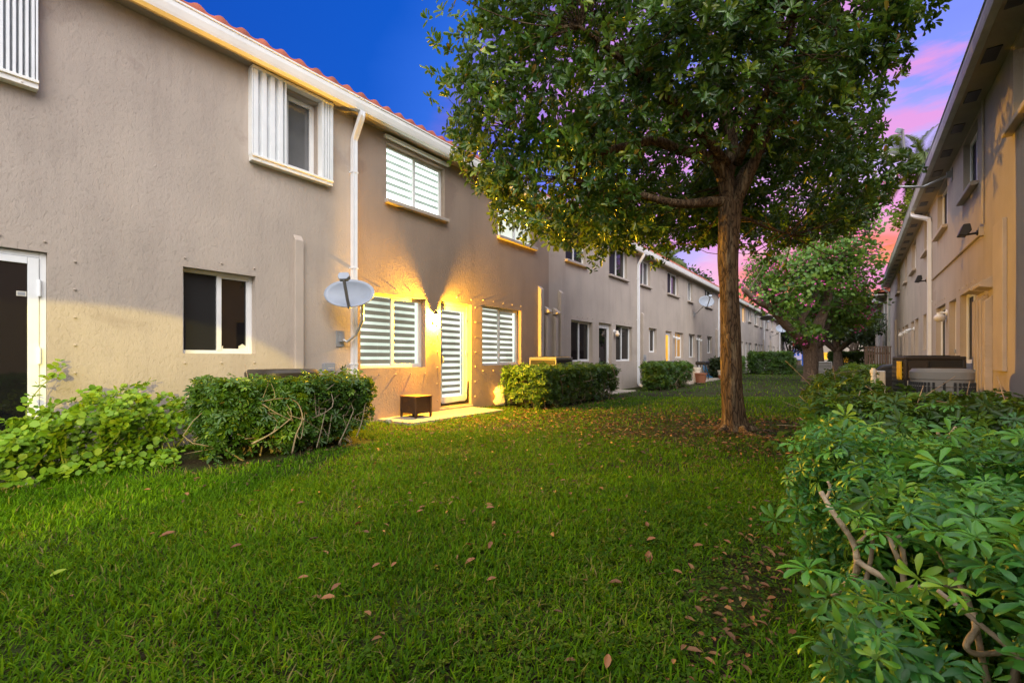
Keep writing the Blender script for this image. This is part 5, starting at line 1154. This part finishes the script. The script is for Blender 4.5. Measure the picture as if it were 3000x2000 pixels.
# ------------------------------------------------------------------ rambling bright shrub at the left
vine = thing('rambling_shrub', (-6.2, 1.1, 0), 'rambling lime-green shrub at the foot of the wall by the storm door', 'shrub')
m = MB(); VP = []; VN = []
tips = [(-6.58, .98, 1.02), (-6.5, 1.55, .80), (-6.45, 1.68, .82), (-6.5, 1.85, .66), (-6.2, .55, .52), (-6.3, .38, .60), (-6.1, .9, .55), (-6.3, 1.2, .78)]
for k in range(72):
    b = np.array([rng.uniform(-6.55, -5.85), rng.uniform(.3, 1.85), 0.0])
    if k < len(tips): tip = np.array(tips[k])
    else:
        yv = np.clip(b[1]+rng.normal()*.3, .0, 2.0); hmax = np.interp(yv, [-.1, .4, 1.0, 1.6, 2.0], [.16, .34, .72, .82, .68]); tip = np.array([np.clip(b[0]+rng.normal()*.25, -6.6, -5.42), yv, hmax*rng.uniform(.55, 1.05)])
    mid = (b+tip)/2+np.array([rng.normal()*.06, rng.normal()*.08, .10]); P = smooth_path([b, mid, tip], 7)
    m.tube(P, np.linspace(.008, .003, len(P)), 5, False)
    for i in range(4, len(P)):
        for s in (-1, 1, 0):
            VP.append(np.array(P[i])+rng.normal(size=3)*.02); VN.append(rng.normal(size=3)*.45+np.array([.25, -.2, .8]))
for k in range(520):                        # leaves sprawling over the edge of the slab
    y = rng.uniform(-.4, 1.75); x = rng.uniform(-6.3, -5.52+.06*math.sin(y*5)); hm = np.interp(x, [-6.3, -5.5], [.42, .07])*np.interp(y, [-.4, .4, 1.2, 2.0], [.45, .8, 1.1, .9])
    VP.append(np.array([x, y, rng.uniform(.03, max(.06, hm))])); VN.append(rng.normal(size=3)*.4+np.array([.25, -.2, .8]))
VP = np.array(VP); VN = unit(np.array(VN)); p, a, nr = whorls(VP, VN, 2, .06, .05, (.0, .5), .5, .006)
L = rng.uniform(.035, .078, len(p)); leaves('foliage', M['leaf_vine'], p, a, nr, L, L*.78, np.clip(rng.beta(2, 2, len(p))*.9+.1*(p[:, 2] > .4), 0, 1), T_ROUND, vine, (-6.2, 1.1, 0))
m.build('stems', M['greenstem'], vine)

# ------------------------------------------------------------------ lawn grass, clover and litter
def fan(n, d0, d1, pw=1.0):
    """ground points spread over the wedge of lawn in front of the lens, evenly per unit of lawn"""
    d = np.sqrt(rng.uniform(d0**2, d1**2, n)); a = rng.uniform(-1.5, 1.5, n)*d; t = d
    return np.stack([.8*a-.6*t, .6*a+.8*t], 1)
def onlawn(P):
    x, y = P[:, 0], P[:, 1]
    k = (x > XL+.05) & (x < XR-.05) & (y > -1) & ~((x < -5.82) & (y > 4.97) & (y < 7.53)) & ~((x < -5.6) & (y < .72)) & ~((x < -5.6) & (y > 20) & (y < 28.6))
    k &= ~((x > -6.4) & (x < -5.0+.08*np.sin(y*6)) & (y > 1.65) & (y < 3.8))
    k &= ~((x < -5.2+.06*np.sin(y*5)) & (y > 8.1) & (y < 12.4)) & ~((x < -5.15) & (y > 15.2) & (y < 19.3)); return k
def baldness(P):
    x, y = P[:, 0], P[:, 1]; d = np.hypot((x-tx)*.8, (y-ty)*1.0)
    b = np.exp(-(d/1.7)**2)*1.15+.35*np.exp(-(np.hypot((x+2.6)*.6, (y-6.6))/1.1)**2)
    b += .9*np.exp(-((x+.42)/.22)**2)*np.exp(-((y-2.3)/1.3)**2)
    n_ = np.sin(x*2.3+y*1.1)*np.sin(y*2.9-x*.7)+.6*np.sin(x*6.1+2)*np.sin(y*5.3+x); return b+n_*.34
GP = []; GL = []; GW = []
for n_, d0, d1, L_, W_ in ((190000, .9, 4.2, .062, .0065), (110000, 4.2, 6.8, .066, .0082), (100000, 6.8, 13, .070, .013), (52000, 13, 42, .085, .030)):
    P = fan(n_, d0, d1); P = P[onlawn(P)]; bl = baldness(P); P = P[rng.random(len(P)) > np.clip(bl, 0, .97)]
    GP.append(P); GL.append(L_*rng.uniform(.45, 1.3, len(P))); GW.append(W_*rng.uniform(.7, 1.2, len(P)))
P = np.concatenate(GP); L = np.concatenate(GL); W = np.concatenate(GW); n = len(P)
hx = .5+.5*np.sin(P[:, 0]*1.3+.4)*np.sin(P[:, 1]*1.1); az = rng.uniform(0, 6.28, n); le = np.abs(rng.normal(.55, .35, n))
d1 = np.stack([np.cos(az)*np.sin(le), np.sin(az)*np.sin(le), np.cos(le)], 1); le2 = le+rng.uniform(.3, .9, n)
d2 = np.stack([np.cos(az)*np.sin(le2), np.sin(az)*np.sin(le2), np.cos(le2)], 1); sd2 = np.stack([-np.sin(az), np.cos(az), np.zeros(n)], 1)
b0 = np.concatenate([P, np.full((n, 1), -.004)], 1); mid = b0+d1*L[:, None]*.55; tip = mid+d2*L[:, None]*.5
hw = sd2*W[:, None]*.5
V = np.stack([b0-hw*.8, b0+hw*.8, mid+hw, mid-hw, tip+hw*.12, tip-hw*.12], 1).reshape(-1, 3)
i = (np.arange(n)*6)[:, None]; loops = (i+np.array([[0, 1, 2, 3, 3, 2, 4, 5]])).reshape(-1)
hy = np.sin(P[:, 0]*2.9+1)*np.sin(P[:, 1]*2.3+.5)+.7*np.sin(P[:, 0]*6.3+P[:, 1]*2)*np.sin(P[:, 1]*5.7)
tint = np.clip(rng.beta(2, 2, n)*.72+.20*hx+.10*hy-.03, 0, .93); dead = rng.random(n) < np.clip(.05+.12*(hy > .55), 0, 1); tint[dead] = rng.uniform(.93, 1, dead.sum())
g = fast_mesh('grass', V, loops, 4, M['grass'], None, np.repeat(tint, 6)); tag(g, 'broad-bladed green lawn grass covering the yard between the rows', 'grass', kind='stuff')
# clover and creeping weeds, mostly towards the tree and the near shrub
P = np.concatenate([fan(26000, 1.0, 4.0), fan(42000, 3.5, 10)]); P = P[onlawn(P)]; x, y = P[:, 0], P[:, 1]
wgt = 1.3*np.exp(-((x+.75)/.6)**2)*np.exp(-((y-2.2)/1.7)**2)+.75*np.exp(-(np.hypot((x+1.9)*.75, y-6.0)/2.2)**2)+.12*(np.sin(x*3+1)*np.sin(y*2.2) > .3)+.35*np.exp(-(np.hypot(x+4.9, (y-7.2)*.7)/1.3)**2)
P = P[rng.random(len(P)) < wgt]; n = len(P); Q = np.concatenate([P, rng.uniform(.008, .045, (n, 1))], 1)
p, a, nr = whorls(Q, unit(rng.normal(size=Q.shape)*.3+np.array([0, 0, 1])), 3, .02, .02, (-.1, .4), .2, .002); L = np.repeat(rng.uniform(.011, .020, n)*(1+.09*np.hypot(P[:, 0], P[:, 1])), 3)
g = leaves('clover', M['cover'], p, a, nr, L, L*.8, np.repeat(rng.beta(2, 2.3, n), 3), T_RH); tag(g, 'low clover and creeping weeds between the big tree and the near shrub', 'ground cover', kind='stuff')
P = np.concatenate([fan(26000, 3.0, 13), fan(6000, 1.2, 4), fan(5000, 13, 32)]); P = P[onlawn(P)]; x, y = P[:, 0], P[:, 1]
wgt = .85*np.exp(-(np.hypot((x-tx)*.55, y-ty)/1.45)**2)+.60*np.exp(-(np.hypot((x+2.9)*.5, y-6.6)/1.1)**2)+.45*np.exp(-((x+.40)/.16)**2)*np.exp(-((y-2.1)/1.0)**2)+.16*np.exp(-((x+5.05)/.25)**2)*((y > 1.5) & (y < 13))+.09*np.exp(-(np.hypot(x+3, y-6)/3.2)**2)+.3*np.exp(-(np.hypot(x-ox, (y-oy)*.8)/2.6)**2)
P = P[rng.random(len(P)) < wgt*2.4]; n = len(P); Q = np.concatenate([P, rng.uniform(.012, .052, (n, 1))], 1); az = rng.uniform(0, 6.28, n)
L = rng.uniform(.035, .075, n)*(.68+.06*np.minimum(np.hypot(P[:, 0], P[:, 1]), 9)); g = leaves('leaf_litter', M['litter'], Q, np.stack([np.cos(az), np.sin(az), rng.normal(size=n)*.18], 1), unit(rng.normal(size=(n, 3))*.3+np.array([0, 0, 1])), L, L*.45, rng.beta(1.6, 1.8, n), T_L)
tag(g, 'brown fallen leaf litter on the bare soil round the trees and hedge feet', 'leaf litter', kind='stuff')
# the larger fallen leaves one can pick out on the open grass
def big_leaf(px, py, L, az, tilt, label, mat='litter_big', tn=.5, grp='fallen leaves on the open lawn'):
    c = np.array(cp(px, py, H*1333/(py-1051))); c[2] = .045; ax = np.array([[math.cos(az), math.sin(az), tilt]])
    c = c-ax[0]*L*.5; T = np.array([(0, 0, 0), (.25, .32, .10), (.55, .44, .13), (.85, .24, .06), (1.0, 0, -.02), (.85, -.24, .06), (.55, -.44, .13), (.25, -.32, .10), (.5, 0, -.03)]); F = np.array([(0, 8, 2, 1), (8, 4, 3, 2), (0, 7, 6, 8), (8, 6, 5, 4)])
    o = leaves('fallen_leaf', M[mat], c[None], ax, np.array([[.15, -.1, 1.]]), L, L*.55, np.array([tn]), (T, F), None, tuple(c)); tag(o, label, 'fallen leaf', grp)
COMMON = 'single curled brown fallen leaf lying on the open foreground grass'
for (px, py, L, az, tl) in ((692, 1622, .06, .3, .25), (985, 1745, .055, .9, .3), (888, 1717, .05, .2, .1), (1102, 1680, .045, .6, .3), (1154, 1677, .04, 1.0, .3), (1437, 1617, .055, 1.2, .5), (1378, 1666, .06, .5, .35), (1446, 1552, .05, 1.3, .5), (1671, 1462, .05, 1.2, .3), (1908, 1600, .06, .2, .2), (1895, 1555, .055, 1.4, .6), (1985, 1700, .05, 2.5, .1), (1440, 1722, .05, .2, .2), (1803, 1732, .06, -.2, .1), (2045, 1620, .06, .1, .1), (2130, 1608, .05, 2.2, .2), (1230, 1515, .05, .4, .2), (880, 1490, .055, .5, .1), (430, 1450, .06, .1, .1)):
    big_leaf(px, py, L, az+YAW, tl, COMMON, tn=rng.random())
big_leaf(490, 1586, .085, .5+YAW, .25, 'largest brown fallen leaf, lying alone on the grass at the left', tn=.4, grp=None)
big_leaf(170, 1704, .07, .8+YAW, .3, 'pale green fallen leaf on the grass at the left', 'leaf_vine', .9, None)
big_leaf(960, 1780, .07, .0+YAW, .15, 'curled orange fallen leaf in the middle of the lower lawn', tn=1.0, grp=None)
big_leaf(1780, 1970, .055, 1.2+YAW, .5, 'upright orange-brown fallen leaf at the bottom edge of the photo', tn=1.0, grp=None)
big_leaf(1900, 1652, .085, 1.2+YAW, .75, 'big reddish fallen leaf standing upright in the grass', tn=.7, grp=None)
for (px, py) in ((2285, 1700), (2250, 1690), (2270, 1720), (2240, 1740), (2300, 1755), (2260, 1780), (2210, 1860), (2320, 1885), (2190, 1955), (2220, 1700), (2245, 1820), (2090, 1905), (2140, 1790)):
    big_leaf(px, py, rng.uniform(.032, .05), rng.uniform(0, 6), .15, 'dry fallen leaf lying in the dark soil at the foot of the near umbrella shrub', tn=rng.random(), grp='fallen leaves at the foot of the near shrub')
